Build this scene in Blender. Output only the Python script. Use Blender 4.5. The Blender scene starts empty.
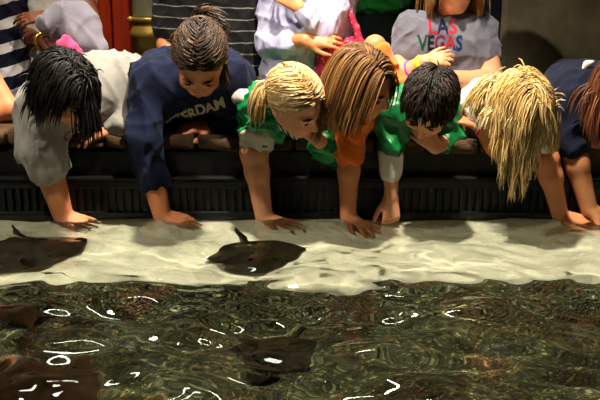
import bpy, bmesh, math, random
import numpy as np
from mathutils import Vector, Matrix, Euler
from mathutils.bvhtree import BVHTree

random.seed(7)
RNG = np.random.default_rng(11)
SC = bpy.context.scene
COL = SC.collection
PI = math.pi

# ------------------------------------------------------------------ camera
PITCH = math.radians(15.7)
FPX = 945.0
CAM = Vector((0.0, 0.0, 1.435))
WZ = 0.55                    # water level
WALL_Y = 2.944               # far tank wall
cd = bpy.data.cameras.new('camera')
cam = bpy.data.objects.new('camera', cd)
COL.objects.link(cam)
cam.location = CAM
cam.rotation_euler = (PI / 2 - PITCH, 0, 0)
cd.sensor_width = 36.0
cd.lens = 36.0 * FPX / 600.0
cd.clip_start = 0.05
SC.camera = cam


def P(px, py, Y):
    """the world point at depth Y that the photograph shows at (px, py)"""
    xr, yr = (px - 300) / FPX, (200 - py) / FPX
    d = Vector((xr, math.cos(PITCH) + yr * math.sin(PITCH), -math.sin(PITCH) + yr * math.cos(PITCH)))
    return CAM + d * (Y / d.y)


# ------------------------------------------------------------------ objects
def link(name, me, mat=None, parent=None, loc=None):
    o = bpy.data.objects.new(name, me)
    COL.objects.link(o)
    if mat is not None and me is not None:
        me.materials.append(mat)
    if parent is not None:
        o.parent = parent
    if loc is not None:
        o.location = loc
    return o


def tag(o, label=None, cat=None, group=None, kind=None):
    for k, v in (('label', label), ('category', cat), ('group', group), ('kind', kind)):
        if v:
            o[k] = v
    return o


def empty(name, loc):
    o = bpy.data.objects.new(name, None)
    o.empty_display_size = 0.1
    COL.objects.link(o)
    o.location = loc
    return o


def mesh_np(name, V, F, smooth=True):
    """V (n,3), F (m,4) or (m,3) integer arrays"""
    me = bpy.data.meshes.new(name)
    V = np.asarray(V, np.float32)
    F = np.asarray(F, np.int32)
    k = F.shape[1]
    me.vertices.add(len(V))
    me.vertices.foreach_set('co', V.ravel())
    me.loops.add(F.size)
    me.loops.foreach_set('vertex_index', F.ravel())
    me.polygons.add(len(F))
    me.polygons.foreach_set('loop_start', np.arange(0, F.size, k, dtype=np.int32))
    me.polygons.foreach_set('loop_total', np.full(len(F), k, np.int32))
    me.update(calc_edges=True)
    me.polygons.foreach_set('use_smooth', np.full(len(F), smooth, bool))
    me.validate()
    return me


def bm_mesh(name, bm, smooth=False):
    me = bpy.data.meshes.new(name)
    bmesh.ops.recalc_face_normals(bm, faces=bm.faces)
    bm.to_mesh(me)
    bm.free()
    if smooth:
        me.polygons.foreach_set('use_smooth', np.full(len(me.polygons), True, bool))
    return me


def box(bm, lo, hi, bev=0.0):
    lo, hi = Vector(lo), Vector(hi)
    r = bmesh.ops.create_cube(bm, size=1.0, matrix=Matrix.Translation((lo + hi) / 2) @ Matrix.Diagonal((hi - lo).to_4d()))
    if bev:
        es = list({e for v in r['verts'] for e in v.link_edges})
        bmesh.ops.bevel(bm, geom=es, offset=bev, segments=2, profile=0.5, affect='EDGES')
    return r


def lathe(bm, prof, loc=(0, 0, 0), n=32):
    rings = []
    for r, z in prof:
        rings.append([bm.verts.new((loc[0] + r * math.cos(2 * PI * i / n), loc[1] + r * math.sin(2 * PI * i / n), loc[2] + z)) for i in range(n)])
    for a, b in zip(rings, rings[1:]):
        for i in range(n):
            bm.faces.new((a[i], a[(i + 1) % n], b[(i + 1) % n], b[i]))
    bm.faces.new(rings[0][::-1])
    bm.faces.new(rings[-1])


# ------------------------------------------------------------------ materials
def hexc(h):
    c = [int(h[i:i + 2], 16) / 255 for i in (0, 2, 4)]
    return tuple((x / 12.92 if x <= 0.04045 else ((x + 0.055) / 1.055) ** 2.4) for x in c) + (1.0,)


class NT:
    def __init__(self, name):
        self.m = bpy.data.materials.new(name)
        self.m.use_nodes = True
        self.t = self.m.node_tree
        self.t.nodes.clear()
        self.out = self.n('ShaderNodeOutputMaterial')

    def n(self, typ, **kw):
        nd = self.t.nodes.new(typ)
        for k, v in kw.items():
            if k.startswith('i_'):
                key = k[2:].replace('_', ' ')
                nd.inputs[int(key) if key.isdigit() else key].default_value = v
            else:
                setattr(nd, k, v)
        return nd

    def l(self, a, b):
        self.t.links.new(a, b)

    def ramp(self, fac, stops, interp='LINEAR'):
        r = self.n('ShaderNodeValToRGB')
        r.color_ramp.interpolation = interp
        el = r.color_ramp.elements
        while len(el) < len(stops):
            el.new(0.5)
        for e, (p, c) in zip(el, stops):
            e.position = p
            e.color = c
        self.l(fac, r.inputs['Fac'])
        return r.outputs['Color']

    def noise(self, scale, detail=3, rough=0.55, vec=None, stretch=None, dist=0.0):
        nd = self.n('ShaderNodeTexNoise')
        nd.inputs['Scale'].default_value = scale
        nd.inputs['Detail'].default_value = detail
        nd.inputs['Roughness'].default_value = rough
        nd.inputs['Distortion'].default_value = dist
        if vec is None:
            vec = self.n('ShaderNodeTexCoord').outputs['Object']
        if stretch:
            mp = self.n('ShaderNodeMapping')
            mp.inputs['Scale'].default_value = stretch
            self.l(vec, mp.inputs['Vector'])
            vec = mp.outputs['Vector']
        self.l(vec, nd.inputs['Vector'])
        return nd.outputs['Fac']

    def bump(self, h, strength=0.3, dist=0.01):
        b = self.n('ShaderNodeBump')
        b.inputs['Strength'].default_value = strength
        b.inputs['Distance'].default_value = dist
        self.l(h, b.inputs['Height'])
        return b.outputs['Normal']

    def bsdf(self, color, rough=0.6, metal=0.0, spec=0.4, normal=None, **kw):
        b = self.n('ShaderNodeBsdfPrincipled')
        if hasattr(color, 'links'):
            self.l(color, b.inputs['Base Color'])
        else:
            b.inputs['Base Color'].default_value = color
        if hasattr(rough, 'links'):
            self.l(rough, b.inputs['Roughness'])
        else:
            b.inputs['Roughness'].default_value = rough
        b.inputs['Metallic'].default_value = metal
        b.inputs['Specular IOR Level'].default_value = spec
        for k, v in kw.items():
            b.inputs[k.replace('_', ' ')].default_value = v
        if normal is not None:
            self.l(normal, b.inputs['Normal'])
        self.l(b.outputs[0], self.out.inputs['Surface'])
        return b


def sc_col(c, k):
    return (min(1, c[0] * k), min(1, c[1] * k), min(1, c[2] * k), 1)


def m_noisy(name, hexa, var=0.2, scale=8, rough=0.6, bump=0.15, bscale=60, spec=0.3, metal=0.0, stretch=None, bdist=0.004, **kw):
    t = NT(name)
    c = hexc(hexa)
    col = t.ramp(t.noise(scale, 4, stretch=stretch), [(0.3, sc_col(c, 1 - var)), (0.7, sc_col(c, 1 + var))])
    nm = t.bump(t.noise(bscale, 3, stretch=stretch), bump, bdist) if bump else None
    t.bsdf(col, rough, metal, spec, nm, **kw)
    return t.m


def m_cloth(name, hexa, var=0.08, rough=0.85, weave=700, sheen=0.25, bump=0.25, spec=0.2):
    t = NT(name)
    c = hexc(hexa)
    col = t.ramp(t.noise(25, 4), [(0.3, sc_col(c, 1 - var)), (0.7, sc_col(c, 1 + var))])
    h = t.noise(weave, 2)
    h2 = t.noise(38, 3, 0.5)
    mx = t.n('ShaderNodeMath', operation='MULTIPLY_ADD')
    t.l(h, mx.inputs[0])
    mx.inputs[1].default_value = 0.15
    t.l(h2, mx.inputs[2])
    t.bsdf(col, rough, 0, spec, t.bump(mx.outputs[0], bump, 0.006), Sheen_Weight=sheen)
    return t.m


def m_stripes(name, ca, cb, period, duty, direction=(0, 0, 1), offset=0.0, wob=0.004, rough=0.85):
    """knitted stripes; DIRECTION in object space"""
    t = NT(name)
    co = t.n('ShaderNodeTexCoord').outputs['Object']
    d = t.n('ShaderNodeVectorMath', operation='DOT_PRODUCT')
    t.l(co, d.inputs[0])
    d.inputs[1].default_value = direction
    w = t.noise(14, 2, vec=co)
    a = t.n('ShaderNodeMath', operation='MULTIPLY_ADD')
    t.l(w, a.inputs[0])
    a.inputs[1].default_value = wob * 4
    t.l(d.outputs['Value'], a.inputs[2])
    b = t.n('ShaderNodeMath', operation='ADD')
    t.l(a.outputs[0], b.inputs[0])
    b.inputs[1].default_value = 10.0 + offset
    q = t.n('ShaderNodeMath', operation='DIVIDE')
    t.l(b.outputs[0], q.inputs[0])
    q.inputs[1].default_value = period
    fr = t.n('ShaderNodeMath', operation='FRACT')
    t.l(q.outputs[0], fr.inputs[0])
    col = t.ramp(fr.outputs[0], [(0.0, hexc(cb)), (duty, hexc(ca))], 'CONSTANT')
    t.bsdf(col, rough, 0, 0.2, t.bump(t.noise(500, 2), 0.2, 0.003), Sheen_Weight=0.03)
    return t.m


def m_hair(name, dark, mid, light, rough=0.5, spec=0.35):
    t = NT(name)
    at = t.n('ShaderNodeAttribute', attribute_name='tint')
    n1 = t.noise(160, 2)
    mx = t.n('ShaderNodeMath', operation='MULTIPLY_ADD')
    t.l(n1, mx.inputs[0])
    mx.inputs[1].default_value = 0.5
    t.l(at.outputs['Fac'], mx.inputs[2])
    sb = t.n('ShaderNodeMath', operation='SUBTRACT')
    t.l(mx.outputs[0], sb.inputs[0])
    sb.inputs[1].default_value = 0.25
    col = t.ramp(sb.outputs[0], [(0.0, hexc(dark)), (0.5, hexc(mid)), (1.0, hexc(light))])
    t.bsdf(col, rough, 0, spec)
    return t.m


def m_skin(name, hexa, blush=0.12):
    t = NT(name)
    c = hexc(hexa)
    c2 = (min(1, c[0] * (1 + blush * 0.4)), c[1] * (1 - blush), c[2] * (1 - blush), 1)
    col = t.ramp(t.noise(22, 4), [(0.35, c), (0.7, c2)])
    b = t.bsdf(col, 0.5, 0, 0.35, t.bump(t.noise(420, 2), 0.12, 0.002))
    b.inputs['Subsurface Weight'].default_value = 0.08
    b.inputs['Subsurface Radius'].default_value = (0.012, 0.005, 0.003)
    b.inputs['Subsurface Scale'].default_value = 1.0
    return t.m
# ------------------------------------------------------------------ setting
SX = 2.3
LEDGE = 0.815
def wall_mesh(name, lo, hi, mat, bev=0.0, kind='structure', parent=None):
    bm = bmesh.new()
    box(bm, lo, hi, bev)
    o = link(name, bm_mesh(name, bm), mat, parent)
    if kind:
        o['kind'] = kind
    return o

M_floor = m_noisy('floor_paint', '4a443c', 0.2, 3, 0.5)
M_dark = m_noisy('dark_wall_paint', '14140f', 0.3, 3, 0.8, 0.2, 40)
M_ceil = m_noisy('ceiling_paint', '1c1a17', 0.2, 3, 0.9)
wall_mesh('floor', (-3.2, -1.0, -0.06), (3.2, 5.2, 0.0), M_floor)
wall_mesh('wall_back', (-3.2, 4.9, 0.0), (3.2, 5.0, 3.3), M_dark)
wall_mesh('wall_left', (-3.3, -1.0, 0.0), (-3.2, 5.0, 3.3), M_dark)
wall_mesh('wall_right', (3.2, -1.0, 0.0), (3.3, 5.0, 3.3), M_dark)
wall_mesh('ceiling', (-3.3, -1.0, 3.3), (3.3, 5.0, 3.4), M_ceil)

# concrete pillar at the right
def m_concrete():
    t = NT('stained_concrete')
    c = t.ramp(t.noise(5, 6, 0.65), [(0.25, hexc('5c533f')), (0.5, hexc('82775d')), (0.75, hexc('a09375'))])
    t.bsdf(c, 0.85, 0, 0.2, t.bump(t.noise(35, 6, 0.7), 0.5, 0.01))
    return t.m
pl = P(500, 60, 3.95)
wall_mesh('pillar', (pl.x, 3.95, 0.0), (2.0, 4.5, 3.3), m_concrete(), 0.02)
# a timber corner strip against the pillar
bm = bmesh.new(); box(bm, (pl.x - 0.05, 3.97, 0), (pl.x - 0.003, 4.4, 3.3), 0.006)
o = link('trim_1', bm_mesh('trim_1', bm), m_noisy('navy_painted_trim', '101626', 0.3, 6)); o['kind'] = 'structure'

# red wooden door: two boards and a frame
M_red = m_noisy('red_painted_wood', 'c23a14', 0.25, 6, 0.35, 0.25, 30, 0.5, stretch=(6, 6, 0.6))
Yd = 4.55
x0, x1, xm = P(97, 30, Yd).x, P(131, 30, Yd).x, P(113.5, 30, Yd).x
dr = empty('door_1', ((x0 + x1) / 2, Yd, 0)); dr['kind'] = 'structure'
def child_box(name, par, lo, hi, mat, bev=0.0):
    bm = bmesh.new()
    box(bm, Vector(lo) - par.location, Vector(hi) - par.location, bev)
    return link(name, bm_mesh(name, bm), mat, par)
child_box('door_board', dr, (x0, Yd - 0.03, 0), (xm - 0.004, Yd + 0.03, 2.3), M_red, 0.006)
child_box('door_board', dr, (xm + 0.004, Yd - 0.03, 0), (x1, Yd + 0.03, 2.3), M_red, 0.006)
child_box('door_batten', dr, (x0, Yd + 0.03, 0), (x1, Yd + 0.05, 2.3), M_red)

# brass churn standing beside the door
M_brass = m_noisy('aged_brass', 'c4a448', 0.25, 7, 0.35, 0.1, 50, 0.5, 0.45)
M_cream = m_noisy('cream_enamel', 'b5b08a', 0.12, 7, 0.45)
Yu = 4.42
cu = P(151, 40, Yu)
urn = empty('brass_churn', (cu.x, Yu, 0))
tag(urn, 'dull brass churn with rounded shoulder beside the red door', 'churn')
zs = P(150, 30, Yu).z
bm = bmesh.new(); lathe(bm, [(0.085, 0), (0.092, 0.02), (0.092, zs - 0.03), (0.096, zs - 0.025), (0.096, zs - 0.005), (0.090, zs + 0.005), (0.080, zs + 0.03), (0.068, zs + 0.045)])
link('body', bm_mesh('body', bm, True), M_brass, urn)
bm = bmesh.new(); lathe(bm, [(0.088, zs + 0.04), (0.090, zs + 0.05), (0.090, zs + 0.06), (0.07, zs + 0.065)])
link('shoulder_ring', bm_mesh('shoulder_ring', bm, True), M_brass, urn)
bm = bmesh.new(); lathe(bm, [(0.078, zs + 0.062), (0.080, zs + 0.07), (0.080, zs + 0.2), (0.085, zs + 0.21), (0.085, zs + 0.235), (0.02, zs + 0.25)])
link('neck', bm_mesh('neck', bm, True), M_cream, urn)
bm = bmesh.new(); bmesh.ops.create_uvsphere(bm, u_segments=14, v_segments=10, radius=0.016, matrix=Matrix.Translation((-0.086, -0.03, zs + 0.05)))
link('knob', bm_mesh('knob', bm, True), M_brass, urn)

# ---------------------------------------------------------------- tank
def m_liner():
    t = NT('black_tank_liner')
    c = t.ramp(t.noise(9, 4), [(0.3, hexc('040405')), (0.7, hexc('08090b'))])
    t.bsdf(c, 0.45, 0, 0.35, t.bump(t.noise(25, 4), 0.2, 0.01))
    return t.m
M_liner = m_liner()
M_grille = m_noisy('navy_plastic_grille', '05080d', 0.2, 20, 0.5, 0.1)
lz = lambda px, py: P(px, py, WALL_Y).z
wall_mesh('wall_far_tank', (-SX, WALL_Y, 0), (SX, WALL_Y + 0.10, LEDGE - 0.048), M_liner)
# overflow grille along the tank wall
gr = empty('overflow_grille', (0, WALL_Y, WZ)); tag(gr, 'dark navy slotted overflow grille along the black tank wall at the waterline', 'grille')
zt, zb = lz(300, 179) - WZ, 0.004
zs0, zs1 = lz(300, 187) - WZ, lz(300, 210) - WZ
bm = bmesh.new()
box(bm, (-SX, -0.022, zs1 * 0 + zs0), (SX, -0.001, zt), 0.003)
box(bm, (-SX, -0.022, zb), (SX, -0.001, zs1), 0.003)
link('frame', bm_mesh('frame', bm), M_grille, gr)
bm = bmesh.new()
x = -1.5
while x < 1.5:
    box(bm, (x, -0.017, zs1 - 0.002), (x + 0.0135, -0.001, zs0 + 0.002))
    x += 0.0255
link('bars', bm_mesh('bars', bm), M_grille, gr)
bm = bmesh.new(); box(bm, (-SX, -0.030, zt + 0.002), (SX, -0.001, zt + 0.012), 0.003)
link('lip', bm_mesh('lip', bm), M_grille, gr)

# stone ledge: rough blocks, sloping slightly
def m_stone():
    t = NT('brown_sandstone')
    c = t.ramp(t.noise(9, 6, 0.65), [(0.25, hexc('2a1e11')), (0.5, hexc('46331e')), (0.75, hexc('604a2e'))])
    t.bsdf(c, 0.8, 0, 0.25, t.bump(t.noise(30, 6, 0.7), 0.6, 0.012))
    return t.m
M_stone = m_stone()
led = empty('stone_ledge', (0, WALL_Y + 0.15, LEDGE - 0.06)); led['kind'] = 'structure'
xs = [-SX, -1.35, -0.93, -0.62, -0.33, -0.02, 0.24, 0.40, 0.57, 0.85, 1.4, SX]
for a, b in zip(xs, xs[1:]):
    bm = bmesh.new()
    za, zb2 = [(P(300 + 320 * x, 136 + 0 * x, WALL_Y).z + 0.012 - 0.020 * x * 0.6) for x in (a, b)]
    lo = Vector((a + 0.003, WALL_Y - 0.012, LEDGE - 0.048)) - led.location
    hi = Vector((b - 0.003, WALL_Y + 0.30, LEDGE)) - led.location
    box(bm, lo, hi, 0.012)
    bmesh.ops.subdivide_edges(bm, edges=bm.edges, cuts=3, use_grid_fill=True)
    for v in bm.verts:
        q = v.co * 17
        v.co += Vector((0, 0.006 * math.sin(q.x * 1.7 + q.z * 5 + a * 30), 0.004 * math.sin(q.x * 1.3 + q.y * 1.1 + b * 20)))
        v.co.z -= 0.020 * (v.co.x) - 0.0
    link('stone_block', bm_mesh('stone_block', bm), M_stone, led)
# the ledge's inner plinth below the stones (visitor side)
wall_mesh('wall_plinth', (-SX, WALL_Y + 0.10, 0), (SX, WALL_Y + 0.26, LEDGE - 0.046), M_liner)

# tank bottom: sand shelf by the far wall, lower pebbled bed in front
def fbm(x, y, seed, f0, octs=4, gain=0.5):
    r = np.random.default_rng(seed)
    out = np.zeros_like(x)
    amp = 1.0
    for o in range(octs):
        for _ in range(5):
            a = r.uniform(0, 2 * PI)
            f = f0 * 2 ** o * r.uniform(0.7, 1.3)
            out += amp * np.sin((x * math.cos(a) + y * math.sin(a)) * f + r.uniform(0, 2 * PI)) / 5
        amp *= gain
    return out

def grid_mesh(name, xs, ys, zf):
    X, Y = np.meshgrid(xs, ys)
    Z = zf(X, Y)
    nx, ny = len(xs), len(ys)
    V = np.stack([X, Y, Z], -1).reshape(-1, 3)
    i = np.arange(nx * ny).reshape(ny, nx)
    F = np.stack([i[:-1, :-1], i[:-1, 1:], i[1:, 1:], i[1:, :-1]], -1).reshape(-1, 4)
    return mesh_np(name, V, F)

SHELF_Y = 2.445
SAND_Z = WZ - 0.115
BED_Z = WZ - 0.27
def m_sand():
    t = NT('pale_sand')
    c = t.ramp(t.noise(30, 6, 0.7), [(0.25, hexc('bcb49c')), (0.55, hexc('d2cbb4')), (0.8, hexc('e0dac6'))])
    t.bsdf(c, 0.9, 0, 0.15, t.bump(t.noise(260, 3, 0.6), 0.25, 0.004))
    return t.m
sand = link('sand_bed', grid_mesh('sand_bed', np.linspace(-SX, SX, 300), np.linspace(SHELF_Y - 0.03, WALL_Y, 60),
            lambda X, Y: SAND_Z + 0.058 * np.clip((Y - 2.5) / 0.44, 0, 1) + 0.007 * fbm(X, Y, 3, 9, 3) - 0.10 * np.clip((SHELF_Y + 0.05 * fbm(X, Y, 5, 11, 4) + 0.01 - Y) / 0.014, 0, 1)), m_sand())
sand['kind'] = 'structure'
def m_gravel():
    t = NT('algae_covered_gravel')
    v = t.n('ShaderNodeTexVoronoi'); v.inputs['Scale'].default_value = 120
    t.l(t.n('ShaderNodeTexCoord').outputs['Object'], v.inputs['Vector'])
    base = t.ramp(t.noise(3.4, 6, 0.65), [(0.30, hexc('281d0e')), (0.42, hexc('37301a')), (0.55, hexc('40442c')), (0.66, hexc('4a381e')), (0.78, hexc('5a3416'))])
    peb = t.ramp(v.outputs['Color'], [(0.1, (0.45, 0.45, 0.45, 1)), (0.75, (1.2, 1.15, 1.1, 1)), (0.9, (4.5, 4.3, 4.0, 1))])
    mx = t.n('ShaderNodeMix', data_type='RGBA', blend_type='MULTIPLY'); mx.inputs[0].default_value = 1
    t.l(base, mx.inputs[6]); t.l(peb, mx.inputs[7])
    t.bsdf(mx.outputs[2], 0.7, 0, 0.3, t.bump(v.outputs['Distance'], 0.8, 0.015))
    return t.m
gravel = link('gravel_bed', grid_mesh('gravel_bed', np.linspace(-SX, SX, 260), np.linspace(0.9, SHELF_Y + 0.05, 110),
              lambda X, Y: BED_Z + 0.02 * fbm(X, Y, 8, 8, 4) + 0.145 * np.clip((Y - SHELF_Y + 0.17) / 0.17 + 0.25 * fbm(X, Y, 77, 14, 4), 0, 1)), m_gravel())
gravel['kind'] = 'structure'
# near side of the tank and its ends
wall_mesh('wall_near_tank', (-SX, 0.72, 0), (SX, 0.9, WZ + 0.12), M_liner)
wall_mesh('wall_left_tank', (-SX - 0.12, 0.72, 0), (-SX, WALL_Y + 0.26, LEDGE - 0.046), M_liner)
wall_mesh('wall_right_tank', (SX, 0.72, 0), (SX + 0.12, WALL_Y + 0.26, LEDGE - 0.046), M_liner)

# water surface with real waves
def wave(X, Y):
    r = np.random.default_rng(21)
    Z = np.zeros_like(X)
    calm = 0.45 + 0.55 * np.clip((2.92 - Y) / 0.35, 0, 1)
    wx = 0.05 * fbm(X, Y, 31, 5, 2)
    wy = 0.05 * fbm(X, Y, 32, 5, 2)
    for lam, slope, n in ((0.45, 0.095, 5), (0.22, 0.105, 7), (0.11, 0.075, 10), (0.05, 0.028, 12)):
        for _ in range(n):
            a = r.normal(PI / 2, 0.8)
            L = lam * r.uniform(0.75, 1.3)
            k = 2 * PI / L
            Z += slope / k / math.sqrt(n) * 1.4 * np.sin(((X + wx) * math.cos(a) + (Y + wy) * math.sin(a)) * k + r.uniform(0, 2 * PI))
    return WZ + 0.012 + Z * calm
def m_water():
    t = NT('clear_water')
    g = t.n('ShaderNodeBsdfGlass'); g.inputs['IOR'].default_value = 1.33; g.inputs['Roughness'].default_value = 0.0
    g.inputs['Color'].default_value = (0.93, 0.98, 0.95, 1)
    t.l(g.outputs[0], t.out.inputs['Surface'])
    return t.m
water = link('water', grid_mesh('water', np.concatenate([np.linspace(-SX, -1.05, 80)[:-1], np.linspace(-1.05, 1.05, 520), np.linspace(1.05, SX, 80)[1:]]), np.linspace(0.9, WALL_Y, 460), wave), m_water())
tag(water, 'rippled clear water filling the touch pool up to the black wall', 'water', kind='stuff')
water.cycles.is_caustics_caster = True
for o in (sand, gravel):
    o.cycles.is_caustics_receiver = True

# ---------------------------------------------------------------- rays resting on the bottom
def m_ray():
    t = NT('mottled_ray_skin')
    c = t.ramp(t.noise(26, 4), [(0.3, hexc('54483a')), (0.6, hexc('74654f')), (0.8, hexc('968269'))])
    t.bsdf(c, 0.5, 0, 0.3, t.bump(t.noise(90, 3), 0.2, 0.004))
    return t.m
def m_raybrown():
    t = NT('russet_ray_skin')
    c = t.ramp(t.noise(18, 4), [(0.3, hexc('6a3c1c')), (0.7, hexc('8c5a2c'))])
    t.bsdf(c, 0.5, 0, 0.3)
    return t.m
M_rim = m_noisy('pale_ray_edge', '8a6f58', 0.2, 30, 0.5)
def underwater(px, py, z):
    """the point at height z seen through flat water at (px, py)"""
    d = (P(px, py, 2.0) - CAM).normalized()
    q = CAM + d * ((WZ - CAM.z) / d.z)
    h = Vector((d.x, d.y, 0)).normalized()
    sn = Vector((d.x, d.y)).length / 1.33
    return Vector((q.x, q.y, z)) + h * (WZ - z) * sn / math.sqrt(1 - sn * sn)
def ray(label, px, py, z, span, length, heading, mat, lift=0.0):
    c = underwater(px, py, z)
    root = empty('stingray', c)
    root.rotation_euler = (0, 0, heading)
    tag(root, label, 'stingray', 'stingrays in the touch pool')
    nr, na = 14, 72
    V, F = [], []
    for side in (1, -1):
        for i in range(nr + 1):
            t = i / nr
            for k in range(na):
                a = 2 * PI * k / na
                ca, sa = math.cos(a), math.sin(a)
                R = 1.0 / (abs(ca) ** 1.25 + abs(sa) ** 1.25) ** (1 / 1.25)
                x, y = span / 2 * R * ca * t, length / 2 * R * sa * t
                y -= 0.10 * length * (abs(x) / (span / 2)) ** 1.5
                th = (1 - t * t) ** 0.8
                ridge = math.exp(-(x / (0.13 * span)) ** 2) * 0.018 * (1 - t)
                zz = 0.010 + lift * (abs(x) / (span / 2)) ** 2 + 0.006 * math.sin(5 * a + 1) * t * t
                zz += side * 0.013 * th + (ridge if side > 0 else 0)
                V.append((x, y, zz))
    m = (nr + 1) * na
    for sdi in (0, 1):
        for i in range(nr):
            for k in range(na):
                q = [sdi * m + i * na + k, sdi * m + i * na + (k + 1) % na, sdi * m + (i + 1) * na + (k + 1) % na, sdi * m + (i + 1) * na + k]
                F.append(q[::-1] if sdi == 0 else q)
    link('disc', mesh_np('disc', V, F), mat, root)
    # tail and eyes
    bm = bmesh.new()
    prev = None
    for i in range(13):
        t = i / 12
        p = Vector((0.03 * math.sin(3 * t) * span, -length * 0.42 - t * length * 0.75, 0.012 + 0.004 * t))
        r = 0.012 * (1 - t) ** 0.8 + 0.0015
        ring = [bm.verts.new(p + Vector((r * math.cos(b * PI / 4), 0, r * math.sin(b * PI / 4)))) for b in range(8)]
        if prev:
            for b in range(8):
                bm.faces.new((prev[b], prev[(b + 1) % 8], ring[(b + 1) % 8], ring[b]))
        prev = ring
    link('tail', bm_mesh('tail', bm, True), mat, root)
    for q in (-1, 1):
        bm = bmesh.new(); bmesh.ops.create_uvsphere(bm, u_segments=10, v_segments=8, radius=0.008, matrix=Matrix.Translation((q * 0.10 * span, length * 0.24, 0.034)))
        link('eye', bm_mesh('eye', bm, True), M_liner, root)
    return root
M_ray, M_rayb = m_ray(), m_raybrown()
M_raym = m_noisy('mottled_brown_ray_skin', '5a4a32', 0.5, 40, 0.55, 0.3, 90)
ray('dark stingray lying alone in the middle of the pale sand strip', 257, 258, SAND_Z + 0.03, 0.30, 0.30, PI + 0.25, M_ray, 0.01)
ray('dark stingray on pale sand under the grey sweatshirt person', 32, 256, SAND_Z + 0.03, 0.36, 0.30, PI + 0.45, M_ray, 0.02)
ray('russet stingray on dark gravel at the lower left', 48, 384, BED_Z + 0.03, 0.32, 0.30, -0.4, M_rayb, 0.01)
ray('russet stingray on gravel just in front of the sand, far left', 22, 305, BED_Z + 0.04, 0.34, 0.28, 0.3, M_rayb, 0.02)
ray('mottled stingray on dark gravel in the middle of the pool', 275, 357, BED_Z + 0.02, 0.26, 0.24, 2.6, M_raym, 0.01)

# ---------------------------------------------------------------- light
def spot(name, loc, target, watts, size, col, angle=70, blend=0.6, caustic=False):
    ld = bpy.data.lights.new(name, 'SPOT')
    ld.energy = watts; ld.color = col; ld.shadow_soft_size = size
    ld.spot_size = math.radians(angle); ld.spot_blend = blend
    o = bpy.data.objects.new(name, ld); COL.objects.link(o); o.location = loc
    o.rotation_euler = (Vector(target) - Vector(loc)).to_track_quat('-Z', 'Y').to_euler()
    if caustic:
        ld.cycles.is_caustics_light = True
    return o
def area(name, loc, target, watts, sx, sy, col):
    ld = bpy.data.lights.new(name, 'AREA')
    ld.energy = watts; ld.color = col; ld.shape = 'RECTANGLE'; ld.size = sx; ld.size_y = sy
    o = bpy.data.objects.new(name, ld); COL.objects.link(o); o.location = loc
    o.rotation_euler = (Vector(target) - Vector(loc)).to_track_quat('-Z', 'Y').to_euler()
    return o
WARM = (1.0, 0.89, 0.72)
spot('tank_lamp', (0.15, 2.52, 3.15), (0.0, 2.62, 0.6), 680, 0.05, WARM, 76, 0.7, True)
spot('tank_lamp', (-1.25, 1.75, 3.1), (-0.1, 2.9, 0.75), 230, 0.05, WARM, 64, 0.7, True)
spot('room_spot', (-0.9, 3.7, 3.1), (-0.6, 3.2, 0.9), 120, 0.08, WARM, 60, 0.8)
spot('room_spot', (0.2, 2.0, 3.15), (-0.05, 3.75, 1.0), 90, 0.08, WARM, 40, 0.9)
spot('room_spot', (-0.95, 3.75, 3.0), (-0.78, 4.5, 0.95), 110, 0.06, WARM, 34, 0.8)  # unseen spot added to brighten the shaded brass churn
for lx, ly, lzz, ww in ((-0.95, 4.5, 2.75, 0.5), (0.45, 4.6, 2.6, 0.4), (-0.2, 4.2, 3.2, 0.5)):
    area('lamp_panel', (lx, ly, lzz), (lx * 0.6, 1.8, 0.5), 6, ww, 0.14, (1.0, 0.95, 0.85))
w = bpy.data.worlds.new('World'); SC.world = w; w.use_nodes = True
w.node_tree.nodes['Background'].inputs[0].default_value = (0.012, 0.011, 0.010, 1)
SC.view_settings.view_transform = 'Standard'
SC.view_settings.look = 'None'
SC.view_settings.gamma = 1.0
SC.view_settings.exposure = 0.0
SC.cycles.use_denoising = True
SC.cycles.max_bounces = 10
SC.cycles.transparent_max_bounces = 12
SC.cycles.caustics_refractive = True
SC.cycles.caustics_reflective = True
SC.cycles.blur_glossy = 0.3
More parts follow.
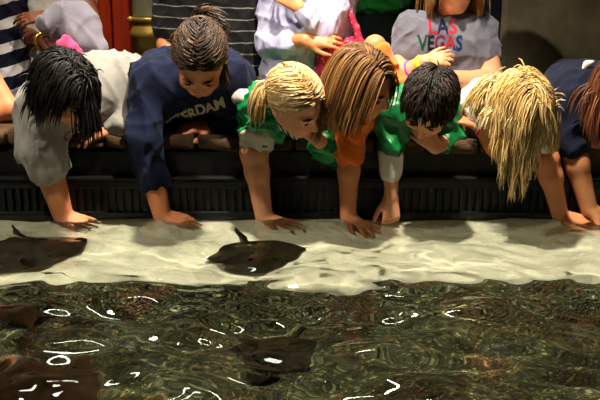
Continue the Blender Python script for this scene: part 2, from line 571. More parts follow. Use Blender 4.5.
# ---------------------------------------------------------------- solids from blended shapes
class Solid:
    """a union of tapered capsules and ellipsoids, blended, turned into ONE closed surface"""

    def __init__(self):
        self.p = []          # (kind, data, centre, radius, k, sign)
        self.fold = None

    def cap(self, a, b, ra, rb=None, k=0.02, sub=False):
        rb = ra if rb is None else rb
        a, b = np.array(a, float), np.array(b, float)
        c = (a + b) / 2
        self.p.append(('c', (a, b, ra, rb), c, np.linalg.norm(b - a) / 2 + max(ra, rb), k, sub))
        return self

    def chain(self, pts, rad, k=0.02):
        for i in range(len(pts) - 1):
            self.cap(pts[i], pts[i + 1], rad[i], rad[i + 1], k)
        return self

    def ell(self, c, r, R=None, k=0.02, sub=False):
        R = np.eye(3) if R is None else np.array(R, float)
        r = np.array([r] * 3 if np.isscalar(r) else r, float)
        self.p.append(('e', (np.array(c, float), r, R), np.array(c, float), r.max(), k, sub))
        return self

    @staticmethod
    def _d(kind, dat, X):
        if kind == 'c':
            a, b, ra, rb = dat
            ab = b - a
            t = np.clip(((X - a) @ ab) / max(ab @ ab, 1e-9), 0, 1)
            return np.linalg.norm(X - a - t[..., None] * ab, axis=-1) - (ra + (rb - ra) * t)
        c, r, R = dat
        q = (X - c) @ R
        k0 = np.linalg.norm(q / r, axis=-1)
        k1 = np.linalg.norm(q / (r * r), axis=-1)
        return np.where(k1 < 1e-6, -r.min(), k0 * (k0 - 1) / np.maximum(k1, 1e-6))

    def mesh(self, name, h, origin, fold=None, amp=0.0, smooth=1, clip_z=None):
        B = 8
        lo = np.min([c - r for _, _, c, r, _, s in self.p if not s], 0) - 3 * h - amp
        hi = np.max([c + r for _, _, c, r, _, s in self.p if not s], 0) + 3 * h + amp
        nb = np.ceil((hi - lo) / (h * B)).astype(int) + 1
        bi = np.stack(np.meshgrid(*[np.arange(n) for n in nb], indexing='ij'), -1).reshape(-1, 3)
        bc = lo + (bi + 0.5) * (B * h) - h / 2
        half = B * h * 0.87

        def blend(D, d, k, sub):
            if sub:
                hh = np.clip(0.5 - 0.5 * (D + d) / k, 0, 1)
                return D + (-d - D) * hh + k * hh * (1 - hh)
            hh = np.clip(0.5 + 0.5 * (D - d) / k, 0, 1)
            return D + (d - D) * hh - k * hh * (1 - hh)

        pd = np.stack([self._d(k, dat, bc) for k, dat, *_ in self.p], 0)
        D0 = np.full(len(bc), 1.0)
        for d, pr in zip(pd, self.p):
            D0 = blend(D0, d, pr[4], pr[5])
        act = np.abs(D0) < half * 1.6 + amp + 0.01
        ai = np.nonzero(act)[0]
        g = np.stack(np.meshgrid(*[np.arange(B)] * 3, indexing='ij'), -1).reshape(-1, 3)
        X = (lo + (bi[ai][:, None, :] * B + g[None]) * h).astype(np.float32)
        D = np.full(X.shape[:2], 1.0, np.float32)
        for d, pr in zip(pd, self.p):
            m = d[ai] < half * 2.6 + pr[4] + 0.02
            if m.any():
                D[m] = blend(D[m], self._d(pr[0], pr[1], X[m]), pr[4], pr[5])
        if fold is not None:
            D = D + fold(X)
        dims = nb * B
        A = np.empty(tuple(nb) + (B, B, B), np.float32)
        A[...] = D0.reshape(tuple(nb))[..., None, None, None]
        A.reshape(-1, B ** 3)[ai] = D
        A = A.transpose(0, 3, 1, 4, 2, 5).reshape(dims)
        # surface nets
        s = (A < 0)
        cnt = sum(s[i:dims[0] - 1 + i, j:dims[1] - 1 + j, k:dims[2] - 1 + k].astype(np.int8) for i in (0, 1) for j in (0, 1) for k in (0, 1))
        mix = (cnt > 0) & (cnt < 8)
        ci = np.argwhere(mix)
        idx = np.full(mix.shape, -1, np.int32)
        idx[mix] = np.arange(len(ci))
        off = np.array([(i, j, k) for i in (0, 1) for j in (0, 1) for k in (0, 1)])
        val = np.stack([A[ci[:, 0] + o[0], ci[:, 1] + o[1], ci[:, 2] + o[2]] for o in off], 1)
        acc = np.zeros((len(ci), 3))
        num = np.zeros(len(ci))
        for a in range(8):
            for b in range(a + 1, 8):
                if np.abs(off[a] - off[b]).sum() != 1:
                    continue
                va, vb = val[:, a], val[:, b]
                m = (va < 0) != (vb < 0)
                t = np.where(m, va / np.where(m, va - vb, 1), 0)
                acc += np.where(m[:, None], off[a] + t[:, None] * (off[b] - off[a]), 0)
                num += m
        V = lo + (ci + acc / num[:, None]) * h
        quads = []
        for ax in range(3):
            u, w = (ax + 1) % 3, (ax + 2) % 3
            sl0 = [slice(None)] * 3
            sl1 = [slice(None)] * 3
            sl0[ax] = slice(0, -1)
            sl1[ax] = slice(1, None)
            e = s[tuple(sl0)] != s[tuple(sl1)]
            ei = np.argwhere(e)
            ei = ei[(ei[:, u] > 0) & (ei[:, w] > 0) & (ei[:, u] < dims[u] - 1) & (ei[:, w] < dims[w] - 1)]
            du = np.zeros(3, int); du[u] = 1
            dw = np.zeros(3, int); dw[w] = 1
            q = np.stack([idx[tuple((ei - du - dw).T)], idx[tuple((ei - dw).T)], idx[tuple(ei.T)], idx[tuple((ei - du).T)]], 1)
            flip = ~s[tuple(ei.T)]
            q[flip] = q[flip][:, ::-1]
            quads.append(q)
        F = np.concatenate(quads)
        F = F[(F >= 0).all(1)]
        for _ in range(smooth):
            S = np.zeros_like(V)
            n = np.zeros(len(V))
            for i in range(4):
                for j in (1, 3):
                    np.add.at(S, F[:, i], V[F[:, (i + j) % 4]])
                    np.add.at(n, F[:, i], 1)
            V = V * 0.45 + 0.55 * S / np.maximum(n, 1)[:, None]
        return mesh_np(name, V - np.array(origin), F)


def folds(seed, f=(35, 60), amp=0.004, n=6, aniso=(1, 1, 0.6), dirs=None):
    r = np.random.default_rng(seed)
    A = []
    for _ in range(n):
        d = r.normal(size=3) * np.array(aniso)
        d /= np.linalg.norm(d)
        A.append((d * r.uniform(*f), r.uniform(0, 6.28)))
    W = [(r.normal(size=3) * 14, r.uniform(0, 6.28)) for _ in range(3)]

    def fn(X):
        X = X.astype(np.float32)
        wp = sum(np.sin(X @ w.astype(np.float32) + p) for w, p in W) * 0.9
        out = 0
        for d, p in A:
            v = np.sin(X @ d.astype(np.float32) + p + wp)
            out = out + (1 - np.abs(v)) ** 2 - 0.16
        return (out / n * -amp * 2.6).astype(np.float32)
    return fn


def V3(x):
    return np.array(x, float)


def frame(fwd, up):
    """columns: right, forward, up"""
    f = Vector(fwd).normalized()
    u = Vector(up)
    u = (u - f * u.dot(f)).normalized()
    return np.array(Matrix((f.cross(u), f, u)).transposed())


# ---------------------------------------------------------------- bodies
def add_hand(S, wrist, d, n, side, s=1.0, curl=0.25, spread=1.0, thumb=1.0, curls=None):
    """a hand at WRIST pointing along D, back of the hand along N; SIDE +1/-1: where the thumb lies"""
    d = Vector(d).normalized()
    n = Vector(n)
    n = (n - d * n.dot(d)).normalized()
    t = d.cross(n).normalized() * side      # towards the thumb
    w = Vector(wrist)
    L = 0.085 * s
    # palm as four metacarpals
    for i, u in enumerate((1.0, 0.35, -0.3, -0.95)):
        a = w + d * 0.008 * s + t * u * 0.014 * s
        b = w + d * (L * (0.98, 1.03, 0.98, 0.9)[i]) + t * u * 0.0265 * s
        S.cap(a, b, 0.0145 * s, 0.0108 * s, 0.012 * s)
        # finger of three bones
        c = curl if curls is None else curls[i]
        ln = (0.070, 0.078, 0.072, 0.056)[i] * s
        ang = u * 0.20 * spread
        fd = (d * math.cos(ang) + t * math.sin(ang)).normalized()
        p, bend = b, c * 0.5
        for j, (fr, r0, r1) in enumerate(((0.46, 0.0092, 0.0080), (0.31, 0.0080, 0.0072), (0.27, 0.0072, 0.0056))):
            dd = (fd * math.cos(bend) - n * math.sin(bend)).normalized()
            q = p + dd * ln * fr
            S.cap(p, q, r0 * s, r1 * s, 0.004 * s)
            p, bend = q, bend + c
    # thumb leaves the side of the palm near its base
    a = w + d * 0.018 * s + t * 0.016 * s - n * 0.003 * s
    b = a + (d * 0.72 + t * 0.62 * thumb - n * 0.25).normalized() * 0.042 * s
    c = b + (d * 0.90 + t * 0.38 * thumb - n * 0.25).normalized() * 0.032 * s
    e = c + (d * 0.97 + t * 0.15 * thumb - n * 0.25).normalized() * 0.025 * s
    S.cap(a, b, 0.0155 * s, 0.0115 * s, 0.012 * s)
    S.cap(b, c, 0.0105 * s, 0.0092 * s, 0.004 * s)
    S.cap(c, e, 0.0092 * s, 0.0066 * s, 0.004 * s)


def add_head(S, c, R, s=1.0):
    """c: centre of the skull; R columns right, forward, up"""
    c = V3(c)
    L = lambda x, y, z: c + R @ (np.array([x, y, z]) * s)
    S.ell(c + R @ (np.array([0, -0.012, 0.018]) * s), np.array([0.074, 0.094, 0.088]) * s, R, 0.02 * s)
    S.ell(L(0, 0.030, -0.035), np.array([0.060, 0.058, 0.078]) * s, R, 0.03 * s)      # face
    S.ell(L(0, 0.052, -0.094), np.array([0.030, 0.028, 0.024]) * s, R, 0.03 * s)      # chin
    for q in (-1, 1):
        S.cap(L(q * 0.052, 0.0, -0.06), L(q * 0.018, 0.060, -0.098), 0.018 * s, 0.016 * s, 0.025 * s)   # jaw
        S.ell(L(q * 0.036, 0.066, -0.036), np.array([0.022, 0.018, 0.018]) * s, R, 0.02 * s)            # cheek
        S.ell(L(q * 0.031, 0.092, -0.004), np.array([0.017, 0.014, 0.012]) * s, R, 0.008 * s, sub=True)   # socket
        S.ell(L(q * 0.031, 0.074, -0.005), np.array([0.0125, 0.0125, 0.012]) * s, R, 0.004 * s)           # lid
        S.cap(L(q * 0.012, 0.083, 0.012), L(q * 0.046, 0.072, 0.014), 0.007 * s, 0.006 * s, 0.012 * s)  # brow
        S.ell(L(q * 0.076, -0.008, -0.018), np.array([0.008, 0.017, 0.028]) * s, R, 0.008 * s)           # ear
        S.ell(L(q * 0.009, 0.094, -0.043), np.array([0.008, 0.009, 0.007]) * s, R, 0.006 * s)             # nostril wing
    S.cap(L(0, 0.080, 0.0), L(0, 0.104, -0.038), 0.008 * s, 0.0105 * s, 0.010 * s)     # nose
    S.cap(L(-0.014, 0.080, -0.066), L(0.014, 0.080, -0.066), 0.0068 * s, k=0.008 * s)
    S.cap(L(-0.011, 0.079, -0.077), L(0.011, 0.079, -0.077), 0.0075 * s, k=0.008 * s)


class Figure:
    pass


def tube_locks(name, locks, origin, extra=None, sides=4):
    """locks: list of (pts (n,3), radii (n,), tint); one mesh, tint kept per lock"""
    VV, FF, TT = [], [], []
    base = 0
    if extra is not None:
        me, tint = extra
        n = len(me.vertices)
        co = np.empty(n * 3, np.float32); me.vertices.foreach_get('co', co)
        f = np.empty(len(me.polygons) * 4, np.int32); me.loops.foreach_get('vertex_index', f)
        VV.append(co.reshape(-1, 3)); FF.append(f.reshape(-1, 4)); TT.append(np.full(n, tint))
        base = n
        bpy.data.meshes.remove(me)
    an = np.arange(sides) * 2 * PI / sides
    for pts, rad, tint in locks:
        pts = np.asarray(pts, float)
        n = len(pts)
        tg = np.gradient(pts, axis=0)
        tg /= np.linalg.norm(tg, axis=1)[:, None] + 1e-9
        ref = np.array([0.31, 0.87, 0.39])
        u = np.cross(tg, ref); u /= np.linalg.norm(u, axis=1)[:, None] + 1e-9
        w = np.cross(tg, u)
        ring = pts[:, None] + np.asarray(rad)[:, None, None] * (u[:, None] * np.cos(an)[None, :, None] + w[:, None] * np.sin(an)[None, :, None])
        VV.append(ring.reshape(-1, 3) - np.array(origin))
        i = base + np.arange(n * sides).reshape(n, sides)
        j = np.roll(i, -1, 1)
        FF.append(np.stack([i[:-1], j[:-1], j[1:], i[1:]], -1).reshape(-1, 4))
        TT.append(np.full(n * sides, tint))
        base += n * sides
    me = mesh_np(name, np.concatenate(VV), np.concatenate(FF))
    at = me.attributes.new('tint', 'FLOAT', 'POINT')
    at.data.foreach_set('value', np.concatenate(TT).astype(np.float32)[:len(me.vertices)])
    return me


def comb(root, d0, nst, step, skull, pull, grav=0.35, stiff=0.65, wave=0.0, seed=0, attract=None, attr_w=0.5, kk=None, freq=42):
    """grow many locks at once over the skull = (c, R, radii); returns a list of polylines"""
    c, R, rr = skull
    r = np.random.default_rng(seed)
    p = np.array(root, float)
    N = len(p)
    d = np.array(d0, float)
    d /= np.linalg.norm(d, axis=1)[:, None]
    kk = np.ones(N) if kk is None else kk
    ph = r.uniform(0, 6.28, N)
    wv = r.normal(size=(N, 3)); wv[:, 2] = 0
    wv /= np.linalg.norm(wv, axis=1)[:, None]
    nst = np.asarray(nst)
    out = [p.copy()]
    done = np.zeros(N, bool)
    ends = nst.copy()
    for i in range(int(nst.max())):
        if attract is None:
            g = np.broadcast_to(V3(pull), (N, 3))
        else:
            a = attract - p
            la = np.linalg.norm(a, axis=1)
            now = (la < step * 1.2) & ~done
            ends[now] = np.minimum(ends[now], i + 1)
            done |= now
            g = a / np.maximum(la, 1e-6)[:, None]
        d = d * stiff + g * (grav if attract is None else attr_w)
        d /= np.linalg.norm(d, axis=1)[:, None]
        pn = p + d * step
        if wave:
            pn = pn + wv * (wave * min(1, i / 5)) * np.sin(i * step * freq + ph)[:, None]
        q = (pn - c) @ R / (rr * kk[:, None])
        l = np.linalg.norm(q, axis=1)
        m = l < 1
        p2 = c + (q / np.maximum(l, 1e-6)[:, None] * (rr * kk[:, None])) @ R.T
        pn = np.where(m[:, None], p2, pn)
        dn = pn - p
        ln = np.linalg.norm(dn, axis=1)[:, None]
        d = np.where(m[:, None], dn / np.maximum(ln, 1e-6), d)
        if attract is not None:
            pn = np.where(done[:, None], attract + r.normal(size=(N, 3)) * 0.003, pn)
        p = pn
        out.append(p.copy())
    A = np.stack(out, 1)
    return [A[k, :max(3, int(ends[k]) + 1)] for k in range(N)]


def taper(n, r, tip=0.15, root=0.7):
    t = np.linspace(0, 1, n)
    return r * np.minimum(np.minimum(root + t * 3, 1), tip + (1 - t) * 3.2)
# ---------------------------------------------------------------- a dressed figure
UPZ = Vector((0, 0, 1))


def arm_pts(f, w):
    return f['arm' + w]


def person(label, f, group=None):
    """f: pose and clothes; returns dict of the parts"""
    s = f.get('s', 1.0)
    pel = Vector(f['pelvis'])
    A, B = Vector(f['shA']), Vector(f['shB'])
    mid = (A + B) / 2
    lat = (B - A).normalized()
    spine = (mid - pel).normalized()
    front = spine.cross(lat)            # chest side
    if f.get('front_flip'):
        front = -front
    base = Vector((pel.x, pel.y, 0.0))
    root = empty('person', base)
    tag(root, label, 'person', group)
    out = {'root': root}
    hc, hR, hs = V3(f['head'][0]), frame(f['head'][1], f['head'][2]), f['head'][3]
    half = (B - A).length / 2
    cr = f.get('chest_r', 0.088 * s)    # trunk half thickness
    lowr = f.get('waist_r', cr * 1.02)
    off = f.get('off', max(half - 0.7 * cr, 0.03))
    offp = f.get('hip_off', off * 0.95)

    def trunk(S, g, kk=0.05):
        for q in (-1, 1):
            S.cap(mid + lat * off * q - spine * 0.06 * s, pel + lat * offp * q, cr + g, lowr + g, kk)
        S.cap(mid - lat * off - spine * 0.05, mid + lat * off - spine * 0.05, cr * 0.9 + g, k=kk)
        S.cap(A, B, 0.05 * s + g, k=kk)
        for c, r in f.get('belly', ()):
            S.ell(c, r + g, k=0.05)

    # ---- body: one skin surface
    S = Solid()
    trunk(S, -0.012)
    nb = mid + spine * 0.02 * s
    hb = hc + hR @ (np.array([0, -0.035, -0.075]) * hs)
    S.cap(nb, hb, 0.052 * s, 0.045 * hs, 0.03)
    add_head(S, hc, hR, hs)
    for w, sh in (('A', A), ('B', B)):
        a = f.get('arm' + w)
        if not a:
            continue
        el, wr = Vector(a['elbow']), Vector(a['wrist'])
        r = a.get('r', (0.046 * s, 0.037 * s, 0.035 * s, 0.025 * s))
        if a.get('sleeve', 1.6) > 1.1:
            r = (r[0] * 0.85, r[1] * 0.85) + tuple(r[2:])
        S.cap(sh, el, r[0], r[1], 0.03)
        m = el.lerp(wr, 0.3)
        S.cap(el, m, r[1], r[2], 0.02)
        S.cap(m, wr, r[2], r[3], 0.02)
        if 'hand' in a:
            h = a['hand']
            add_hand(S, wr, h[0], h[1], h[2], a.get('hs', 0.95 * s), **a.get('hk', {}))
    out['body'] = link('body', S.mesh('body', f.get('h', 0.0042), base, smooth=1), f['skin'], root)

    # ---- small features of the face
    L = lambda x, y, z: hc + hR @ (np.array([x, y, z]) * hs)
    for q in (-1, 1):
        S = Solid(); S.ell(L(q * 0.031, 0.0855, -0.006), np.array([0.0095, 0.0035, 0.0045]) * hs, hR)
        link('eye', S.mesh('eye', 0.0015, base), M_eye, out['body'])
        S = Solid(); S.chain([L(q * 0.015, 0.0895, 0.014), L(q * 0.030, 0.0870, 0.019), L(q * 0.046, 0.0775, 0.015)], [0.003, 0.0035, 0.002], 0.004)
        link('eyebrow', S.mesh('eyebrow', 0.0018, base), M_brow, out['body'])
    S = Solid()
    S.cap(L(-0.016, 0.0815, -0.0665), L(0.016, 0.0815, -0.0665), 0.0055 * hs, k=0.003)
    S.cap(L(-0.012, 0.081, -0.0765), L(0.012, 0.081, -0.0765), 0.0062 * hs, k=0.003)
    link('lips', S.mesh('lips', 0.0022, base), M_lips, out['body'])

    # ---- top
    t = f['top']
    S = Solid()
    g = t.get('g', 0.014)
    trunk(S, g)
    if t.get('collar', 0):
        S.cap(nb - spine * 0.02, nb + spine * 0.02, 0.058 * s + t['collar'], k=0.02)
    for w, sh in (('A', A), ('B', B)):
        a = f.get('arm' + w)
        if not a:
            continue
        el, wr = Vector(a['elbow']), Vector(a['wrist'])
        e = a.get('sleeve', 1.6)
        r = a.get('sr', (0.062 * s, 0.056 * s, 0.048 * s))
        if e <= 1:
            q = sh.lerp(el, e)
            S.cap(sh, q, r[0], r[1], 0.035)
        else:
            q = el.lerp(wr, e - 1)
            S.cap(sh, el, r[0], r[1], 0.035)
            S.cap(el, q, r[1], r[2], 0.02)
            if a.get('cuff', 0):
                d = (wr - el).normalized()
                S.cap(q - d * 0.02, q - d * 0.004, r[2] + a['cuff'], k=0.008)
        a['_end'] = q
    for pr in t.get('extra', ()):
        if len(pr) == 2:
            S.ell(pr[0], pr[1], k=0.04)
        else:
            S.cap(*pr, k=0.03)
    amp = t.get('amp', 0.006) * 1.5
    out['top'] = link(t['name'], S.mesh(t['name'], t.get('h', 0.005), base, fold=folds(f.get('seed', 1), t.get('ff', (30, 60)), amp, 6), amp=amp, smooth=2), t['mat'], root)

    # ---- trousers and shoes
    tr = f['legs']
    S = Solid()
    S.cap(pel - lat * offp * 0.9, pel + lat * offp * 0.9, lowr * 1.04, k=0.05)
    fx = f.get('foot_y', pel.y + 0.06)
    ft = []
    for q in (-1, 1):
        hip = pel + lat * offp * 0.85 * q - UPZ * 0.04
        kn = Vector((pel.x + lat.x * offp * 1.0 * q, (pel.y + fx) / 2 - 0.01, max(hip.z * 0.52, 0.3)))
        an = Vector((kn.x, fx, 0.075))
        S.cap(hip, kn, lowr * 0.95, 0.062 * s, 0.04)
        S.cap(kn, an, 0.062 * s, 0.05 * s, 0.03)
        ft.append(an)
    out['legs'] = link(tr[0], S.mesh(tr[0], 0.010, base, fold=folds(3, (20, 40), 0.005), amp=0.005), tr[1], root)
    fd = Vector((0, -1, 0)) if not f.get('away') else Vector((0, 1, 0))
    for an in ft:
        S = Solid()
        S.cap(Vector((an.x, an.y + 0.03, 0.045)), Vector((an.x, an.y, 0.0)) + fd * 0.13 * s + UPZ * 0.034, 0.043, 0.033, 0.02)
        S.cap(Vector((an.x, an.y, 0.05)), Vector((an.x, an.y, 0.09)), 0.040, 0.045, 0.02)
        sh = link('shoe', S.mesh('shoe', 0.009, base), f.get('shoe', M_shoe), root)
    out.update(dict(hc=hc, hR=hR, hs=hs, base=base, mid=mid, spine=spine, front=front, lat=lat, f=f))
    return out


def skull_of(p, k=1.06):
    c, R, hs = p['hc'], p['hR'], p['hs']
    return (c + R @ (np.array([0, -0.012, 0.018]) * hs), R, np.array([0.074, 0.094, 0.088]) * hs * k)


def scalp_cap(p, k=0.985, low=-0.05, face=1.0):
    """a thin cap of hair over the skull with the face left free"""
    c, R, hs = p['hc'], p['hR'], p['hs']
    L = lambda x, y, z: c + R @ (np.array([x, y, z]) * hs)
    S = Solid()
    S.ell(c + R @ (np.array([0, -0.014, 0.020]) * hs), np.array([0.078, 0.098, 0.091]) * hs * k, R, 0.01)
    S.ell(L(0, -0.045, -0.03), np.array([0.066, 0.062, 0.075]) * hs * k, R, 0.03)
    S.ell(L(0, 0.105, -0.045), np.array([0.072, 0.085, 0.105]) * hs * face, R, 0.012, sub=True)
    return S.mesh('hair', 0.006, p['base'], smooth=1)


def roots(p, n, seed, k=1.04, accept=None):
    c, R, rr = skull_of(p, k)
    r = np.random.default_rng(seed)
    v = r.normal(size=(n * 6, 3))
    v /= np.linalg.norm(v, axis=1)[:, None]
    ok = np.where(v[:, 1] < 0.15, v[:, 2] > -0.5, v[:, 2] > -0.22 + 0.95 * v[:, 1])
    if accept:
        ok &= accept(v.T)
    v = v[ok][:n]
    return v, c + (v * rr) @ R.T


def hair(p, mat, n=1500, steps=16, step=0.014, rad=0.0024, pull=(0, 0, -1), grav=0.30, stiff=0.75, wave=0.0, side=0.5, back=0.3,
         seed=5, attract=None, attr_w=0.6, k=1.06, jit=0.25, lenvar=0.25, accept=None, extra_locks=(), cap=True, face=1.0, lenfn=None, freq=42):
    n, rad = int(n * 1.4), rad * 0.8
    c, R, rr = skull_of(p, k + 0.01)
    r = np.random.default_rng(seed)
    v, q = roots(p, n, seed, k - 0.01, accept)
    N = len(v)
    # neighbouring roots share a clump, so hair parts into strands
    cell = np.floor(v * 4.5 + 100).astype(int) @ np.array([1, 37, 1009])
    _, inv = np.unique(cell, return_inverse=True)
    cj = r.normal(size=(inv.max() + 1, 3))
    cl = r.normal(size=inv.max() + 1)
    sx = np.where(np.abs(v[:, 0]) > 0.03, np.sign(v[:, 0]), r.choice((-1, 1), N))
    dl = np.stack([sx * side, np.full(N, -back), np.full(N, -0.1)], 1)
    dw = dl @ R.T + V3(pull) * 0.2 + cj[inv] * jit * 0.5 + r.normal(size=(N, 3)) * jit * 0.25
    nr = (v / rr) @ R.T
    nr /= np.linalg.norm(nr, axis=1)[:, None]
    dw = dw - nr * np.minimum((dw * nr).sum(1), 1e9)[:, None] + nr * 0.05
    nst = steps * (1 + lenvar * (0.45 * cl[inv] + 0.25 * r.normal(size=N)))
    if lenfn is not None:
        nst = nst * lenfn(v.T)
    nst = np.maximum(nst, 3).astype(int)
    if attract is not None:
        nst[:] = steps
    polys = comb(q, dw, nst, step, (c, R, rr), pull, grav, stiff, wave, seed * 999, attract, attr_w, 0.985 + 0.065 * r.random(N), freq)
    ct = r.normal(size=inv.max() + 1)
    locks = []
    for i, pts in enumerate(polys):
        locks.append((pts, taper(len(pts), rad * r.uniform(0.7, 1.25), 0.12 if attract is None else 0.8), float(np.clip(0.5 + 0.16 * ct[inv[i]] + 0.13 * r.normal(), 0, 1))))
    locks += list(extra_locks)
    ex = (scalp_cap(p, face=face), 0.4) if cap else None
    o = link('hair', tube_locks('hair', locks, p['base'], ex), mat, p['root'])
    p['hair'] = o
    return o


def tail(start, d0, n, steps, step, seed, spread=0.01, grav=0.25, rad=0.003, pull=(0, 0, -1), wave=0.0, stiff=0.85, fan=0.3, freq=42):
    r = np.random.default_rng(seed)
    far = (np.array([0, 0, 50.0]), np.eye(3), np.ones(3) * 0.01)
    st = V3(start) + r.normal(size=(n, 3)) * spread
    d = V3(d0) + r.normal(size=(n, 3)) * fan
    nst = np.maximum(4, steps * r.uniform(0.65, 1.1, n)).astype(int)
    polys = comb(st, d, nst, step, far, pull, grav, stiff, wave, seed * 77, freq=freq)
    return [(pts, taper(len(pts), rad * r.uniform(0.7, 1.2), 0.12), float(np.clip(r.normal(0.55, 0.2), 0, 1))) for pts in polys]


def band(name, parent, base, c, axis, R, r, mat, label=None, sq=1.0):
    """a ring (bracelet, hair tie, cuff)"""
    axis = Vector(axis).normalized()
    u = axis.orthogonal().normalized()
    w = axis.cross(u)
    V, F = [], []
    n, m = 28, 10
    for i in range(n):
        a = 2 * PI * i / n
        rad = u * math.cos(a) + w * math.sin(a)
        for j in range(m):
            b = 2 * PI * j / m
            V.append(Vector(c) - Vector(base) + rad * (R + r * math.cos(b)) + axis * (r * sq * math.sin(b)))
    for i in range(n):
        for j in range(m):
            F.append((i * m + j, ((i + 1) % n) * m + j, ((i + 1) % n) * m + (j + 1) % m, i * m + (j + 1) % m))
    o = link(name, mesh_np(name, [tuple(v) for v in V], F), mat, parent)
    if label:
        o['label'] = label
    return o


def bvh_of(o):
    me = o.data
    n = len(me.vertices)
    co = np.empty(n * 3, np.float32); me.vertices.foreach_get('co', co)
    f = np.empty(len(me.loops), np.int32); me.loops.foreach_get('vertex_index', f)
    off = np.array(o.location if o.parent is None else o.parent.location)
    return BVHTree.FromPolygons((co.reshape(-1, 3) + off).tolist(), f.reshape(-1, 4).tolist())


def lettering(text, top, base, centre, right, up, size, mats, arc=0.0, width=None, depth=0.0015, name='lettering', label=None, bold=0.02, slope=0.0, dev=0.06):
    """letters lying on the cloth: each vertex is dropped along the chest's normal; MATS cycles per letter"""
    right, up = Vector(right).normalized(), Vector(up)
    up = (up - right * up.dot(right)).normalized()
    nrm = right.cross(up)               # out of the chest
    cu = bpy.data.curves.new('t', 'FONT')
    cu.body = text
    cu.size = size
    cu.align_x = 'CENTER'
    cu.offset = bold * size
    cu.resolution_u = 3
    to = bpy.data.objects.new('t', cu)
    COL.objects.link(to)
    dg = bpy.context.evaluated_depsgraph_get()
    me = bpy.data.meshes.new_from_object(to.evaluated_get(dg))
    bpy.data.objects.remove(to)
    bm = bmesh.new()
    bm.from_mesh(me)
    bmesh.ops.triangulate(bm, faces=bm.faces)
    for _ in range(3):
        es = [e for e in bm.edges if e.calc_length() > size * 0.14]
        if not es:
            break
        bmesh.ops.subdivide_edges(bm, edges=es, cuts=1)
        bmesh.ops.triangulate(bm, faces=[f for f in bm.faces if len(f.verts) > 3])
    xs = [v.co.x for v in bm.verts]
    wd = max(xs) - min(xs)
    sx = (width / wd) if width else 1.0
    tree = bvh_of(top)
    bm.verts.ensure_lookup_table()
    # letter index by x for colours
    nl = max(1, len(text))
    for f in bm.faces:
        cx = f.calc_center_median().x
        f.material_index = int(np.clip((cx - min(xs)) / (wd + 1e-6) * nl, 0, nl - 1)) % len(mats)
    for v in bm.verts:
        x, y = v.co.x * sx, v.co.y
        p = Vector(centre) + right * x + up * (y + arc * x * x + slope * x)
        hit = tree.ray_cast(p + nrm * 0.4, -nrm)
        q = hit[0] + nrm * depth if hit[0] is not None else p
        v.co = q - Vector(base)
    # letters that would run onto a sleeve are under it: leave those faces out
    dist = {v: (v.co + Vector(base)).dot(nrm) for v in bm.verts}
    med = sorted(dist.values())[len(dist) // 2]
    bad = [f for f in bm.faces if any(abs(dist[v] - med) > dev for v in f.verts)]
    if bad:
        bmesh.ops.delete(bm, geom=bad, context='FACES')
    me2 = bpy.data.meshes.new(name)
    bm.to_mesh(me2)
    bm.free()
    for m in mats:
        me2.materials.append(m)
    o = bpy.data.objects.new(name, me2)
    COL.objects.link(o)
    o.parent = top
    if label:
        o['label'] = label
    return o
# ---------------------------------------------------------------- palette
SK_fair = m_skin('fair_skin', 'd69b74')
SK_tan = m_skin('warm_skin', 'c98559')
SK_olive = m_skin('olive_skin', 'b57c54')
SK_dark = m_skin('brown_skin', '6e3f25')
M_shoe = m_cloth('dark_shoe_canvas', '1d1c1f')
M_jeans = m_cloth('dark_denim', '1b2334')
M_blacktr = m_cloth('black_cotton', '0d0d10', sheen=0.05)
M_eye = m_noisy('dark_eye', '120c08', 0.1, 20, 0.2, 0)
M_lips = m_noisy('lip_skin', 'a8604e', 0.1, 40, 0.45, 0)
M_brow = m_noisy('dark_brow_hair', '3a2818', 0.2, 90, 0.8)
HB_black = m_hair('black_hair', '050404', '0b0807', '221610')
HB_brown = m_hair('brown_hair', '160c06', '33200f', '6e4c2a')
HB_darkbrown = m_hair('dark_brown_hair', '0b0705', '1a110a', '3c2a1a')
HB_gold = m_hair('golden_brown_hair', '3a2410', '7a5026', 'b98e52')
HB_blonde = m_hair('blonde_hair', '8a6838', 'cda96a', 'f2dfb0')
HB_pale = m_hair('pale_blonde_hair', '8a6a34', 'cfad68', 'f5e2b0')
HB_auburn = m_hair('auburn_hair', '2a1206', '542a12', '8a5228')
M_grey = m_cloth('heather_grey_fleece', '8f8c86', 0.12)
M_navy = m_cloth('navy_fleece', '0c1530', 0.1, sheen=0.03)
M_green = m_noisy('green_nylon', '0e8a4c', 0.12, 12, 0.38, 0.3, 45, 0.5)
M_green2 = m_noisy('deep_green_nylon', '0a7038', 0.12, 12, 0.42, 0.3, 45, 0.5)
M_white_satin = m_noisy('white_satin', 'cfcabe', 0.06, 20, 0.4, 0.3, 60, 0.5)
M_orange = m_cloth('orange_jersey', 'e8701a', 0.06)
M_white = m_cloth('white_cotton', 'cfcac2', 0.05)
M_navy2 = m_cloth('navy_knit', '0a1126', 0.1, sheen=0.04)
M_lav = m_cloth('lavender_cotton', 'a5a3c4', 0.05)
M_ltee = m_cloth('pale_grey_jersey', '62626e', 0.06)
M_gtee = m_cloth('kelly_green_jersey', '13802a', 0.08)
M_pink = m_cloth('pink_fabric', 'd8487e', 0.1)
M_teal = m_cloth('teal_trim', '1f7a7a', 0.05)
M_offwhite = m_cloth('cream_print', 'b5ad8c', 0.05)
M_redprint = m_cloth('dark_red_print', '6a1c14', 0.05)
M_pinkband = m_noisy('pink_elastic', 'd03a5a', 0.1, 20, 0.5)
M_lilband = m_noisy('lilac_elastic', 'b08ac8', 0.1, 20, 0.5)
D = Vector
HY = 2.89      # the wrists hang just in front of the tank wall

